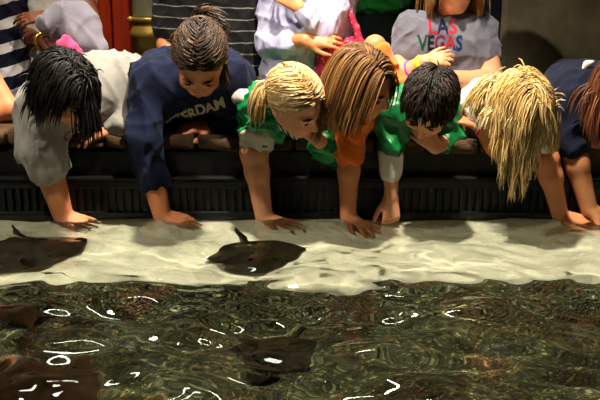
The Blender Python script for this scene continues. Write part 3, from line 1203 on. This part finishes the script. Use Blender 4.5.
# ================================================================ the front row
# ---- dark-haired girl in the grey sweatshirt
gx = person('person with long black hair and grey sweatshirt reaching one bare forearm into the water', dict(
    s=0.97, skin=SK_tan, seed=2,
    pelvis=(P(108, 100, 3.4).x, 3.44, 0.89), shA=P(45, 106, 2.90), shB=P(122, 84, 3.06),
    head=(P(67, 86, 2.80), (0.66, -0.28, -0.70), (0.35, -0.62, 0.55), 0.96),
    chest_r=0.095,
    armA=dict(elbow=P(42, 148, 2.88), wrist=P(63, 215, HY), sleeve=1.27, sr=(0.085, 0.074, 0.060), cuff=0.006,
              r=(0.05, 0.046, 0.047, 0.032), hand=(D((0.75, -0.25, -0.2)), D((0.25, -0.5, 0.8)), 1), hk=dict(curl=0.15, spread=1.3), hs=0.84),
    armB=dict(elbow=P(134, 114, 3.04), wrist=P(116, 128, 2.97), sleeve=1.85, sr=(0.066, 0.058, 0.046),
              hand=(D((-0.8, -0.25, -0.15)), D((0, -0.4, 0.9)), 1), hk=dict(curl=0.4), hs=0.9),
    top=dict(name='sweatshirt', mat=M_grey, g=0.018, amp=0.009, ff=(25, 50),
             extra=[(P(98, 76, 3.05), np.array([0.10, 0.10, 0.06]))]),
    legs=('trousers', M_jeans)))
hair(gx, HB_black, n=1900, steps=6, step=0.013, rad=0.0026, side=0.3, back=0.3, grav=0.30, stiff=0.7, seed=8, jit=0.3, k=1.10, lenvar=0.5, face=0.95, pull=(-0.2, 0, -1),
     extra_locks=tail(P(86, 104, 2.74), (0.12, -0.1, -1), 160, 8, 0.013, 81, 0.015, 0.25, 0.0024) + tail(P(44, 84, 2.78), (-0.55, -0.1, -1), 150, 6, 0.012, 82, 0.016, 0.25, 0.0026))
lettering('CLEAR R', gx['top'], gx['base'], P(86, 131, 2.9), (1, 0.05, 0.2), (0, -0.35, 0.8), 0.034, [M_redprint], label='dark red letters across the chest')

# ---- woman in the navy sweatshirt
nv = person('person in navy sweatshirt with brown ponytail, head bowed over the water', dict(
    s=1.0, skin=SK_tan, seed=4,
    pelvis=(P(196, 100, 3.4).x, 3.44, 0.89), shA=P(153, 82, 2.97), shB=P(230, 80, 2.98),
    head=(P(200, 58, 2.76), (-0.03, -0.52, -0.85), (0.05, -0.80, 0.5), 0.96),
    armA=dict(elbow=P(143, 138, 2.91), wrist=P(162, 215, HY), sleeve=1.52, sr=(0.068, 0.054, 0.045), cuff=0.004,
              r=(0.05, 0.044, 0.042, 0.029), hand=(D((0.74, -0.22, -0.2)), D((0.3, -0.5, 0.8)), -1), hk=dict(curl=0.3, spread=0.8), hs=0.85),
    armB=dict(elbow=P(240, 118, 3.03), wrist=P(216, 124, 3.0), sleeve=1.85, sr=(0.066, 0.056, 0.042),
              hand=(D((-0.9, -0.2, -0.1)), D((0, -0.3, 0.9)), -1), hk=dict(curl=0.4), hs=0.95),
    top=dict(name='sweatshirt', mat=M_navy, g=0.018, amp=0.009, collar=0.004),
    legs=('trousers', M_jeans)))
tie = V3(P(199, 27, 2.80))
hair(nv, HB_brown, n=2000, steps=24, step=0.012, rad=0.0026, seed=12, attract=tie, attr_w=0.45, stiff=0.7, k=1.09, jit=0.1, face=1.06,
     extra_locks=tail(tie, (0.0, -0.1, 0.9), 300, 9, 0.011, 3, 0.010, 0.26, 0.0026, pull=(0.8, -0.15, -0.8), fan=0.30) + tail(P(222, 66, 2.77), (0.1, -0.1, -1), 50, 5, 0.013, 6, 0.008, 0.2, 0.0024))
band('hair_tie', nv['root'], nv['base'], tie, (0.2, 0.1, 1), 0.016, 0.005, M_lilband, 'pale lilac hair tie')
lettering('AMSTERDAM', nv['top'], nv['base'], P(188, 129, 2.9), (1, 0.0, 0.22), (0, -0.3, 0.9), 0.056, [M_offwhite], arc=-1.2, width=0.26, slope=0.36, bold=0.03, dev=0.04, label='cream block letters across the chest')

# ---- blonde girl with ponytail, green jacket
bl = person('person with blonde ponytail and green jacket, hand to mouth, other arm in water', dict(
    s=0.84, skin=SK_fair, seed=6,
    pelvis=(P(300, 100, 3.4).x, 3.42, 0.82), shA=P(262, 110, 2.93), shB=P(314, 106, 3.00),
    head=(P(297, 100, 2.79), (0.62, -0.42, -0.62), (0.1, -0.62, 0.72), 0.93),
    armA=dict(elbow=P(254, 152, 2.90), wrist=P(264, 217, HY), sleeve=0.50, sr=(0.070, 0.055),
              r=(0.046, 0.042, 0.037, 0.028), hand=(D((0.66, -0.40, -0.2)), D((0.3, -0.6, 0.7)), 1), hk=dict(curl=0.12, spread=1.5), hs=0.9),
    armB=dict(elbow=P(330, 148, 2.96), wrist=P(318, 140, 2.86), sleeve=1.5, sr=(0.056, 0.05, 0.042),
              hand=(D((-0.55, -0.1, 0.55)), D((0.2, -0.9, -0.1)), 1), hk=dict(curl=0.8), hs=0.75),
    top=dict(name='jacket', mat=M_green, g=0.014, amp=0.012, ff=(35, 65)),
    legs=('trousers', M_blacktr)))
a = bl['f']['armA']
q = a['_end']; d = (Vector(a['elbow']) - Vector(bl['f']['shA'])).normalized()
S = Solid(); S.cap(q + d * 0.018, q + d * 0.040, 0.060, 0.051)
o = link('cuff', S.mesh('cuff', 0.006, bl['base'], fold=folds(5, (40, 70), 0.007), amp=0.007), M_white_satin, bl['top']); o['label'] = 'white satin cuff'
S = Solid(); S.cap(P(240, 96, 2.93), P(257, 88, 2.98), 0.024, 0.026); S.ell(P(245, 98, 2.93), np.array([0.036, 0.036, 0.022]))
o = link('shoulder_panel', S.mesh('shoulder_panel', 0.006, bl['base'], fold=folds(9, (40, 70), 0.004), amp=0.004), M_white_satin, bl['top']); o['label'] = 'white shoulder panel'
M_rib = m_stripes('striped_rib_knit', '0d1430', 'd8d4cc', 0.008, 0.45, (0.8, 0.2, 0.5), rough=0.9, wob=0.0)
S = Solid(); S.chain([P(279, 110, 2.86), P(285, 124, 2.83), P(296, 136, 2.83)], [0.016, 0.017, 0.012])
link('collar', S.mesh('collar', 0.004, bl['base']), M_rib, bl['top'])['label'] = 'navy and white striped collar'
tie = V3(P(271, 88, 2.83))
hair(bl, HB_blonde, n=2000, steps=26, step=0.011, rad=0.0026, seed=22, attract=tie, attr_w=0.45, stiff=0.7, k=1.09, jit=0.06, face=1.0,
     extra_locks=tail(tie, (-0.70, -0.15, 0.45), 240, 12, 0.011, 13, 0.008, 0.36, 0.0025, fan=0.22) + tail(P(325, 106, 2.77), (0.1, -0.1, -1), 60, 4, 0.012, 16, 0.006, 0.2, 0.0024))
band('hair_tie', bl['root'], bl['base'], tie, (-0.6, 0.0, 0.55), 0.016, 0.005, M_pinkband, 'pink hair tie')

# ---- girl in orange shirt
og = person('person in orange shirt with long straight golden hair, bare arm reaching into the water', dict(
    s=0.86, skin=SK_tan, seed=9,
    pelvis=(P(375, 100, 3.4).x, 3.42, 0.85), shA=P(354, 108, 2.92), shB=P(386, 88, 3.04),
    head=(P(364, 80, 2.80), (0.72, -0.42, -0.52), (0.15, -0.66, 0.72), 0.95),
    armA=dict(elbow=P(349, 152, 2.90), wrist=P(348, 216, HY), sleeve=1.05, sr=(0.062, 0.040, 0.039), cuff=0.002,
              r=(0.042, 0.034, 0.033, 0.026), hand=(D((0.35, -0.30, -0.3)), D((0.3, -0.8, 0.3)), 1), hk=dict(curl=0.15, spread=1.1), hs=0.86),
    armB=dict(elbow=P(375, 46, 3.06), wrist=P(358, 72, 3.06), sleeve=0.80, sr=(0.056, 0.048),
              hand=(D((-0.4, -0.1, -0.8)), D((0, 1, 0.2)), 1), hs=0.8),
    top=dict(name='shirt', mat=M_orange, g=0.014, amp=0.007),
    legs=('trousers', M_jeans)))
hair(og, HB_gold, n=2200, steps=13, step=0.013, rad=0.0024, seed=31, side=0.7, back=0.5, grav=0.30, stiff=0.72, k=1.07, jit=0.10, lenvar=0.2, face=1.0,
     pull=(-0.28, 0.05, -1), accept=lambda v: np.where(v[0] < -0.15, v[1] < 0.35, v[1] < 0.8), lenfn=lambda v: np.where(v[0] < -0.1, 0.4, 1.0))
S = Solid(); S.cap(P(386, 66, 2.985), P(392, 80, 2.965), 0.012, 0.012)
link('trim_stripe', S.mesh('trim_stripe', 0.004, og['base']), M_teal, og['top'])['label'] = 'teal sleeve stripe'

# ---- boy in the green and white jacket
by = person('person with short dark hair, green jacket with white satin sleeve, fist at the waterline', dict(
    s=0.78, skin=SK_fair, seed=12,
    pelvis=(P(420, 100, 3.4).x, 3.42, 0.82), shA=P(398, 112, 2.94), shB=P(440, 110, 3.0),
    head=(P(429, 102, 2.80), (-0.30, -0.42, -0.82), (-0.1, -0.78, 0.55), 0.94),
    armA=dict(elbow=P(391, 148, 2.91), wrist=P(391, 196, HY), sleeve=0.98, sr=(0.054, 0.044, 0.030),
              r=(0.036, 0.030, 0.027, 0.0215), hand=(D((0.02, -0.25, -0.9)), D((0.3, -0.9, 0.2)), 1), hk=dict(curl=1.15, spread=0.4), hs=0.85),
    armB=dict(elbow=P(450, 138, 2.99), wrist=P(436, 148, 2.89), sleeve=1.3, sr=(0.05, 0.045, 0.04),
              hand=(D((-0.55, -0.15, 0.5)), D((0.0, -0.9, 0.1)), 1), hk=dict(curl=0.7), hs=0.75),
    top=dict(name='jacket', mat=M_green2, g=0.012, amp=0.008,
             extra=[(P(392, 112, 2.90), P(402, 92, 2.98), 0.030, 0.026), (P(384, 122, 2.92), P(392, 104, 2.96), 0.03, 0.03)]),
    legs=('trousers', M_blacktr)))
a = by['f']['armA']
el, wr = Vector(a['elbow']), Vector(a['wrist'])
S = Solid(); S.cap(el.lerp(wr, 0.16), el.lerp(wr, 0.52), 0.040, 0.034)
link('sleeve_end', S.mesh('sleeve_end', 0.005, by['base'], fold=folds(15, (50, 90), 0.004), amp=0.004), M_white_satin, by['top'])['label'] = 'white satin lower sleeve'
hair(by, HB_darkbrown, n=2600, steps=4, step=0.010, rad=0.0024, seed=41, side=0.3, back=-0.5, grav=0.2, k=1.07, jit=0.4, face=0.95)

# ---- long-haired blonde girl
lb = person('person with long wavy blonde hair hanging below the ledge and white top, hand in water', dict(
    s=0.84, skin=SK_tan, seed=17,
    pelvis=(P(492, 100, 3.4).x, 3.42, 0.82), shA=P(482, 102, 3.02), shB=P(534, 114, 2.94),
    head=(P(523, 106, 2.79), (0.25, -0.45, -0.84), (0.1, -0.78, 0.55), 0.97),
    armA=dict(elbow=P(499, 147, 2.93), wrist=P(482, 127, 2.97), sleeve=0.55, sr=(0.058, 0.05),
              r=(0.042, 0.036, 0.036, 0.027), hand=(D((-0.8, 0.1, 0.25)), D((0.2, -0.2, 0.9)), 1), hk=dict(curl=0.4), hs=0.82),
    armB=dict(elbow=P(547, 160, 2.90), wrist=P(560, 215, HY), sleeve=0.66, sr=(0.056, 0.048),
              r=(0.042, 0.036, 0.035, 0.026), hand=(D((0.82, -0.25, -0.2)), D((0.3, -0.5, 0.8)), 1), hk=dict(curl=0.12, spread=1.2), hs=0.86),
    top=dict(name='blouse', mat=M_white, g=0.014, amp=0.007),
    legs=('trousers', M_jeans)))
hair(lb, HB_pale, n=1900, steps=7, step=0.0135, rad=0.0024, seed=52, side=0.4, back=0.1, grav=0.32, stiff=0.70, wave=0.0026, k=1.07, jit=0.3, lenvar=0.5, face=0.95, pull=(-0.05, 0, -1),
     lenfn=lambda v: np.where(v[0] < -0.2, 0.55, 1.0),
     extra_locks=tail(P(496, 86, 2.88), (-0.9, 0.1, -0.30), 200, 10, 0.012, 51, 0.018, 0.2, 0.0024, wave=0.002, fan=0.25)
     + sum([tail(P(x, y, 2.73), (0.02, -0.05, -1), 55, n + 1, 0.0135, 300 + x, 0.0045, 0.2, 0.0020, wave=0.0045, fan=0.04) for x, y, n in ((505, 122, 13), (516, 128, 15), (527, 130, 14), (536, 128, 10), (498, 112, 10))], [])
     + tail(P(553, 112, 2.76), (0.12, -0.05, -1), 90, 10, 0.0125, 61, 0.008, 0.2, 0.0022, wave=0.003, fan=0.1))
band('bracelet', lb['root'], lb['base'], Vector(P(484, 129, 2.965)), Vector(P(499, 146, 2.93)) - Vector(P(482, 127, 2.97)), 0.030, 0.005, M_pinkband, 'pink bracelet')

# ---- person at the right edge, navy knit
nr = person('person in dark navy top with long auburn hair, forearm reaching into the water', dict(
    s=0.95, skin=SK_olive, seed=19,
    pelvis=(P(585, 100, 3.4).x, 3.44, 0.89), shA=P(566, 96, 2.99), shB=P(630, 96, 3.02),
    head=(P(624, 92, 2.85), (0.25, -0.5, -0.8), (0.1, -0.75, 0.6), 0.96),
    armA=dict(elbow=P(572, 146, 2.93), wrist=P(589, 209, HY), sleeve=0.97, sr=(0.072, 0.054),
              r=(0.046, 0.040, 0.037, 0.027), hand=(D((0.75, -0.28, -0.28)), D((0.3, -0.5, 0.8)), 1), hk=dict(curl=0.15), hs=0.9),
    armB=dict(elbow=P(628, 146, 2.98), wrist=P(594, 142, 2.95), sleeve=1.3, sr=(0.062, 0.054, 0.046),
              hand=(D((-0.4, -0.3, 0.6)), D((0, -0.8, 0.5)), 1), hk=dict(curl=0.5), hs=0.9),
    top=dict(name='sweater', mat=M_navy2, g=0.016, amp=0.007, extra=[(P(568, 82, 3.12), np.array([0.075, 0.12, 0.06]))]),
    legs=('trousers', M_blacktr)))
hair(nr, HB_auburn, n=1500, steps=11, step=0.0135, rad=0.0025, seed=61, side=0.5, back=0.2, grav=0.25, stiff=0.74, k=1.08, jit=0.2, face=0.95)
S = Solid(); S.chain([P(583, 70, 2.99), P(587, 64, 2.99), P(593, 62, 2.99)], [0.006, 0.008, 0.006])
link('collar', S.mesh('collar', 0.005, nr['base']), M_white, nr['top'])['label'] = 'white collar'
# ================================================================ people standing behind the row
Z2 = lambda px, Y: P(px, 60, Y).x
M_navystripe = m_stripes('navy_and_white_stripes', '0c1027', 'd2cfd2', 0.088, 0.42, (-0.28, 0, 1.0), 0.02, 0.004)
M_thinstripe = m_stripes('black_with_thin_white_stripes', '0a0a0c', '6a6864', 0.043, 0.10, (0.03, 0, 1.0), 0.0, 0.003)

# ---- far left: broad navy and white stripes
sl = person('person in broad navy and white striped shirt standing at the left edge', dict(
    s=0.95, skin=SK_tan, seed=30, h=0.005,
    pelvis=(Z2(-22, 3.62), 3.62, 0.86), shA=(Z2(-68, 3.60), 3.60, 1.33), shB=(Z2(12, 3.60), 3.60, 1.33),
    head=((Z2(-20, 3.55), 3.55, 1.56), (0.3, -0.9, -0.3), (0, -0.2, 1), 1.0), chest_r=0.10, foot_y=3.62,
    armA=dict(elbow=P(8, 108, 3.10), wrist=P(-40, 122, 3.06), sleeve=0.35, sr=(0.062, 0.056),
              hand=(D((-0.9, -0.2, -0.15)), D((0, -0.2, 1)), 1), hs=0.9),
    armB=dict(elbow=(Z2(24, 3.70), 3.70, 1.08), wrist=(Z2(16, 3.60), 3.58, 0.92), sleeve=0.6, sr=(0.06, 0.055),
              hand=(D((-0.5, -0.3, -0.7)), D((0.5, -0.8, 0)), 1), hs=0.9),
    top=dict(name='striped_shirt', mat=M_navystripe, g=0.014, amp=0.006),
    legs=('trousers', M_blacktr)))
hair(sl, HB_brown, n=900, steps=24, step=0.016, rad=0.0045, seed=71, side=0.4, back=0.3, grav=0.3, jit=0.2, k=1.08, accept=lambda v: v[1] < 0.5)

# ---- white shirt, folded arms carrying a grey jacket
ws = person('person in white shirt with a pale grey jacket draped over the arm', dict(
    s=0.95, skin=SK_dark, seed=33, h=0.005,
    pelvis=(Z2(56, 3.75), 3.75, 0.86), shA=(Z2(28, 3.75), 3.75, 1.34), shB=(Z2(82, 3.75), 3.75, 1.34),
    head=((Z2(62, 3.70), 3.70, 1.57), (0.0, -0.9, -0.35), (0, -0.2, 1), 1.0), chest_r=0.098, foot_y=3.76,
    armA=dict(elbow=P(22, 36, 3.68), wrist=P(46, 42, 3.50), sleeve=0.55, sr=(0.062, 0.056),
              hand=(D((0.7, -0.25, -0.45)), D((-0.3, -0.3, 0.8)), 1), hk=dict(curl=0.4), hs=0.9),
    armB=dict(elbow=P(90, 20, 3.66), wrist=P(52, 16, 3.52), sleeve=0.55, sr=(0.06, 0.056),
              hand=(D((-0.9, -0.2, -0.05)), D((0.0, -0.5, 0.8)), 1), hk=dict(curl=0.35), hs=0.9),
    top=dict(name='white_shirt', mat=M_white, g=0.014, amp=0.007),
    legs=('trousers', M_blacktr)))
hair(ws, HB_black, n=600, steps=8, step=0.014, rad=0.005, seed=73, k=1.08, accept=lambda v: v[1] < 0.5)
M_gold = m_noisy('gold_metal', 'c9a040', 0.1, 20, 0.3, 0, metal=0.9)
band('wristwatch', ws['root'], ws['base'], P(43, 41, 3.52), P(46, 42, 3.50) - P(22, 36, 3.68), 0.031, 0.006, M_gold, 'gold wristwatch', 1.6)
M_hood = m_cloth('lilac_grey_fleece', '77737f', 0.08)
S = Solid()
S.chain([P(46, 22, 3.44), P(60, 14, 3.44), P(78, 12, 3.46), P(92, 24, 3.47)], [0.022, 0.036, 0.036, 0.03], 0.03)
S.chain([P(60, 18, 3.43), P(70, 32, 3.42), P(78, 42, 3.42)], [0.032, 0.032, 0.022], 0.03)
S.chain([P(84, 18, 3.44), P(93, 32, 3.43), P(101, 43, 3.42)], [0.030, 0.030, 0.022], 0.03)
S.chain([P(72, 34, 3.42), P(86, 42, 3.41), P(100, 46, 3.41)], [0.03, 0.026, 0.022], 0.03)
S.chain([P(50, 24, 3.43), P(54, 30, 3.43)], [0.03, 0.015], 0.04)
jb = P(76, 40, 3.43)
o = link('grey_jacket', S.mesh('grey_jacket', 0.005, jb, fold=folds(40, (22, 45), 0.014, 4), amp=0.014, smooth=3), M_hood, None, jb)
tag(o, 'pale lilac grey jacket hanging in folds over the white shirted arm', 'jacket')
S = Solid()
S.chain([P(60, 44, 3.36), P(66, 43, 3.35), P(73, 48, 3.34), P(80, 54, 3.34)], [0.014, 0.018, 0.016, 0.010], 0.015)
S.chain([P(62, 50, 3.35), P(65, 38, 3.35)], [0.013, 0.009], 0.015)
pb = P(68, 44, 3.35)
o = link('pink_scarf', S.mesh('pink_scarf', 0.004, pb, fold=folds(41, (70, 120), 0.008), amp=0.008), M_pink, None, pb)
tag(o, 'small crumpled bright pink cloth held below the grey jacket', 'scarf')

# ---- black shirt with thin white stripes
bs = person('person in black top with thin white stripes standing behind the navy sweatshirt', dict(
    s=1.08, skin=SK_tan, seed=35, h=0.005,
    pelvis=(Z2(216, 3.68), 3.68, 0.90), shA=(Z2(176, 3.68), 3.68, 1.36), shB=(Z2(250, 3.68), 3.68, 1.36),
    head=((Z2(214, 3.62), 3.62, 1.60), (0.0, -0.9, -0.4), (0, -0.3, 1), 1.0), chest_r=0.118, foot_y=3.68,
    armA=dict(elbow=P(168, 44, 3.64), wrist=P(192, 82, 3.50), sleeve=0.80, sr=(0.070, 0.062),
              hand=(D((0.7, -0.25, -0.45)), D((-0.3, -0.3, 0.8)), 1), hs=0.95),
    armB=dict(elbow=P(264, 36, 3.76), wrist=P(255, 78, 3.62), sleeve=0.5, sr=(0.066, 0.06),
              hand=(D((-0.2, -0.25, -0.85)), D((0.6, -0.6, 0)), 1), hs=0.95),
    top=dict(name='striped_top', mat=M_thinstripe, g=0.014, amp=0.007),
    legs=('trousers', M_blacktr)))
hair(bs, HB_darkbrown, n=600, steps=7, step=0.014, rad=0.005, seed=75, k=1.08, accept=lambda v: v[1] < 0.5)

# ---- lavender shirt, arms crossed
lv = person('person in lavender shirt with crossed arms behind the blonde ponytail', dict(
    s=0.95, skin=SK_tan, seed=37, h=0.005,
    pelvis=(Z2(303, 3.62), 3.62, 0.86), shA=(Z2(280, 3.62), 3.62, 1.33), shB=(Z2(346, 3.62), 3.62, 1.33),
    head=((Z2(312, 3.56), 3.56, 1.55), (0.1, -0.9, -0.3), (0, -0.2, 1), 0.98), chest_r=0.098, foot_y=3.62,
    armA=dict(elbow=P(271, 42, 3.56), wrist=P(305, 40, 3.42), sleeve=1.62, sr=(0.062, 0.054, 0.043), cuff=0.004,
              r=(0.046, 0.038, 0.034, 0.027), hand=(D((0.9, -0.12, 0.05)), D((0.1, -0.8, 0.5)), 1), hk=dict(curl=0.4), hs=0.9),
    armB=dict(elbow=P(322, 30, 3.46), wrist=P(300, 8, 3.42), sleeve=1.7, sr=(0.062, 0.055, 0.042), cuff=0.003,
              hand=(D((-0.7, 0.1, 0.5)), D((0.0, -0.9, 0.1)), 1), hk=dict(curl=0.6), hs=0.85),
    top=dict(name='lavender_shirt', mat=M_lav, g=0.014, amp=0.010, ff=(28, 55)),
    legs=('trousers', M_blacktr)))
hair(lv, HB_brown, n=600, steps=12, step=0.014, rad=0.005, seed=77, k=1.08, accept=lambda v: v[1] < 0.5)

# ---- red and pink patterned bag at her side
def m_plaid():
    t = NT('red_and_pink_check')
    v = t.n('ShaderNodeTexVoronoi'); v.inputs['Scale'].default_value = 70
    t.l(t.n('ShaderNodeTexCoord').outputs['Object'], v.inputs['Vector'])
    c = t.ramp(v.outputs['Distance'], [(0.15, hexc('d98aa0')), (0.35, hexc('b03050')), (0.8, hexc('8e1f3a'))])
    t.bsdf(c, 0.75, 0, 0.2, t.bump(v.outputs['Distance'], 0.2, 0.004))
    return t.m
M_plaid = m_plaid()
bb = P(342, 70, 3.50)
bag = empty('shoulder_bag', bb)
tag(bag, 'red and pink patterned shoulder bag hanging beside the lavender shirt', 'bag')
S = Solid()
S.chain([P(330, 48, 3.52), P(356, 44, 3.52)], [0.035, 0.035], 0.03)
S.chain([P(329, 60, 3.50), P(357, 58, 3.50)], [0.055, 0.055], 0.03)
S.chain([P(330, 78, 3.50), P(358, 76, 3.50)], [0.06, 0.06], 0.03)
S.cap(P(338, 38, 3.50), P(354, 36, 3.50), 0.03, 0.03, 0.02, sub=True)
link('pouch', S.mesh('pouch', 0.005, bb, fold=folds(44, (30, 60), 0.008), amp=0.008), M_plaid, bag)
S = Solid(); S.chain([P(362, 50, 3.51), P(356, 28, 3.53), P(346, 4, 3.55), P(346, -14, 3.60)], [0.016, 0.013, 0.013, 0.013], 0.01)
S.chain([P(324, 46, 3.50), P(334, 26, 3.53), P(344, 0, 3.56)], [0.010, 0.009, 0.009], 0.01)
link('strap', S.mesh('strap', 0.004, bb), M_plaid, bag)

# ---- green shirt further back
gt = person('person in bright green shirt and dark trousers further back beside the patterned bag', dict(
    s=1.0, skin=SK_tan, seed=39, h=0.006,
    pelvis=(Z2(375, 4.2), 4.2, 1.19), shA=(Z2(352, 4.2), 4.2, 1.60), shB=(Z2(399, 4.2), 4.2, 1.60),
    head=((Z2(375, 4.15), 4.15, 1.82), (0.0, -0.95, -0.2), (0, -0.1, 1), 1.0), chest_r=0.095, waist_r=0.10, foot_y=4.2,
    armA=dict(elbow=(Z2(342, 4.2), 4.2, 1.36), wrist=(Z2(352, 4.05), 4.08, 1.48), sleeve=0.6, sr=(0.062, 0.056),
              hand=(D((0.7, -0.2, 0.4)), D((0, -0.8, 0.3)), 1), hs=0.95),
    armB=dict(elbow=(Z2(411, 4.2), 4.2, 1.36), wrist=(Z2(400, 4.05), 4.08, 1.48), sleeve=0.6, sr=(0.062, 0.056),
              hand=(D((-0.7, -0.2, 0.4)), D((0, -0.8, 0.3)), 1), hs=0.95),
    top=dict(name='green_shirt', mat=M_gtee, g=0.022, amp=0.008),
    legs=('trousers', m_cloth('dark_green_cotton', '0f1d14', sheen=0.05))))
hair(gt, HB_darkbrown, n=400, steps=5, step=0.014, rad=0.006, seed=79, k=1.08, accept=lambda v: v[1] < 0.5)

# ---- girl in the printed grey T-shirt
lg = person('person in pale grey printed T-shirt with wristbands, hands clasped, behind the dark-haired boy', dict(
    s=0.93, skin=SK_fair, seed=43, h=0.0042,
    pelvis=(Z2(446, 3.60), 3.62, 0.72), shA=P(411, 30, 3.58), shB=P(480, 30, 3.58),
    head=(P(456, -24, 3.52), (0.05, -0.9, -0.42), (0, -0.3, 0.95), 0.98), chest_r=0.088, waist_r=0.10, foot_y=3.62,
    armA=dict(elbow=P(394, 82, 3.50), wrist=P(425, 62, 3.40), sleeve=0.42, sr=(0.056, 0.053),
              r=(0.048, 0.044, 0.042, 0.028), hand=(D((0.88, -0.12, 0.22)), D((0.2, -0.9, 0.5)), -1), hk=dict(curl=0.65), hs=0.76),
    armB=dict(elbow=P(493, 84, 3.50), wrist=P(447, 78, 3.38), sleeve=0.42, sr=(0.056, 0.053),
              r=(0.048, 0.044, 0.042, 0.028), hand=(D((-0.9, -0.1, 0.1)), D((0.0, -0.9, 0.4)), 1), hk=dict(curl=0.6), hs=0.76),
    top=dict(name='printed_shirt', mat=M_ltee, g=0.014, amp=0.007, belly=[]),
    legs=('trousers', M_jeans)))
hair(lg, HB_gold, n=1300, steps=13, step=0.014, rad=0.0032, seed=81, side=0.6, back=0.2, grav=0.3, k=1.08, jit=0.12, lenvar=0.15, accept=lambda v: v[1] < 0.45)
d = P(425, 62, 3.40) - P(394, 82, 3.50)
M_yel = m_noisy('yellow_rubber', 'd8c81a', 0.05, 20, 0.5)
M_pur = m_noisy('purple_rubber', '8a3aa8', 0.05, 20, 0.5)
band('wristband', lg['root'], lg['base'], P(394, 82, 3.50) + d * 0.90, d, 0.029, 0.005, M_yel, 'yellow wristband', 2.0)
band('wristband', lg['root'], lg['base'], P(394, 82, 3.50) + d * 0.60, d, 0.037, 0.0035, M_pur, 'purple wristband', 1.2)
PR = [m_cloth('print_' + n, h, 0.05, sheen=0) for n, h in (('red', 'a02030'), ('navy', '141d3c'), ('crimson', '9a2636'), ('black', '101218'), ('green', '163c2c'), ('plum', '5c1638'), ('blue', '162a58'))]
lettering('LAS', lg['top'], lg['base'], P(442, 33, 3.5), (1, 0, 0), (0, 0, 1), 0.070, [PR[0], PR[1], PR[2]], width=0.105, bold=0.03, label='red and navy letters')
lettering('VEGAS', lg['top'], lg['base'], P(439, 49, 3.5), (1, 0, 0), (0, 0, 1), 0.074, [PR[4], PR[3], PR[5], PR[0], PR[6]], width=0.165, bold=0.03, label='dark multicoloured letters')
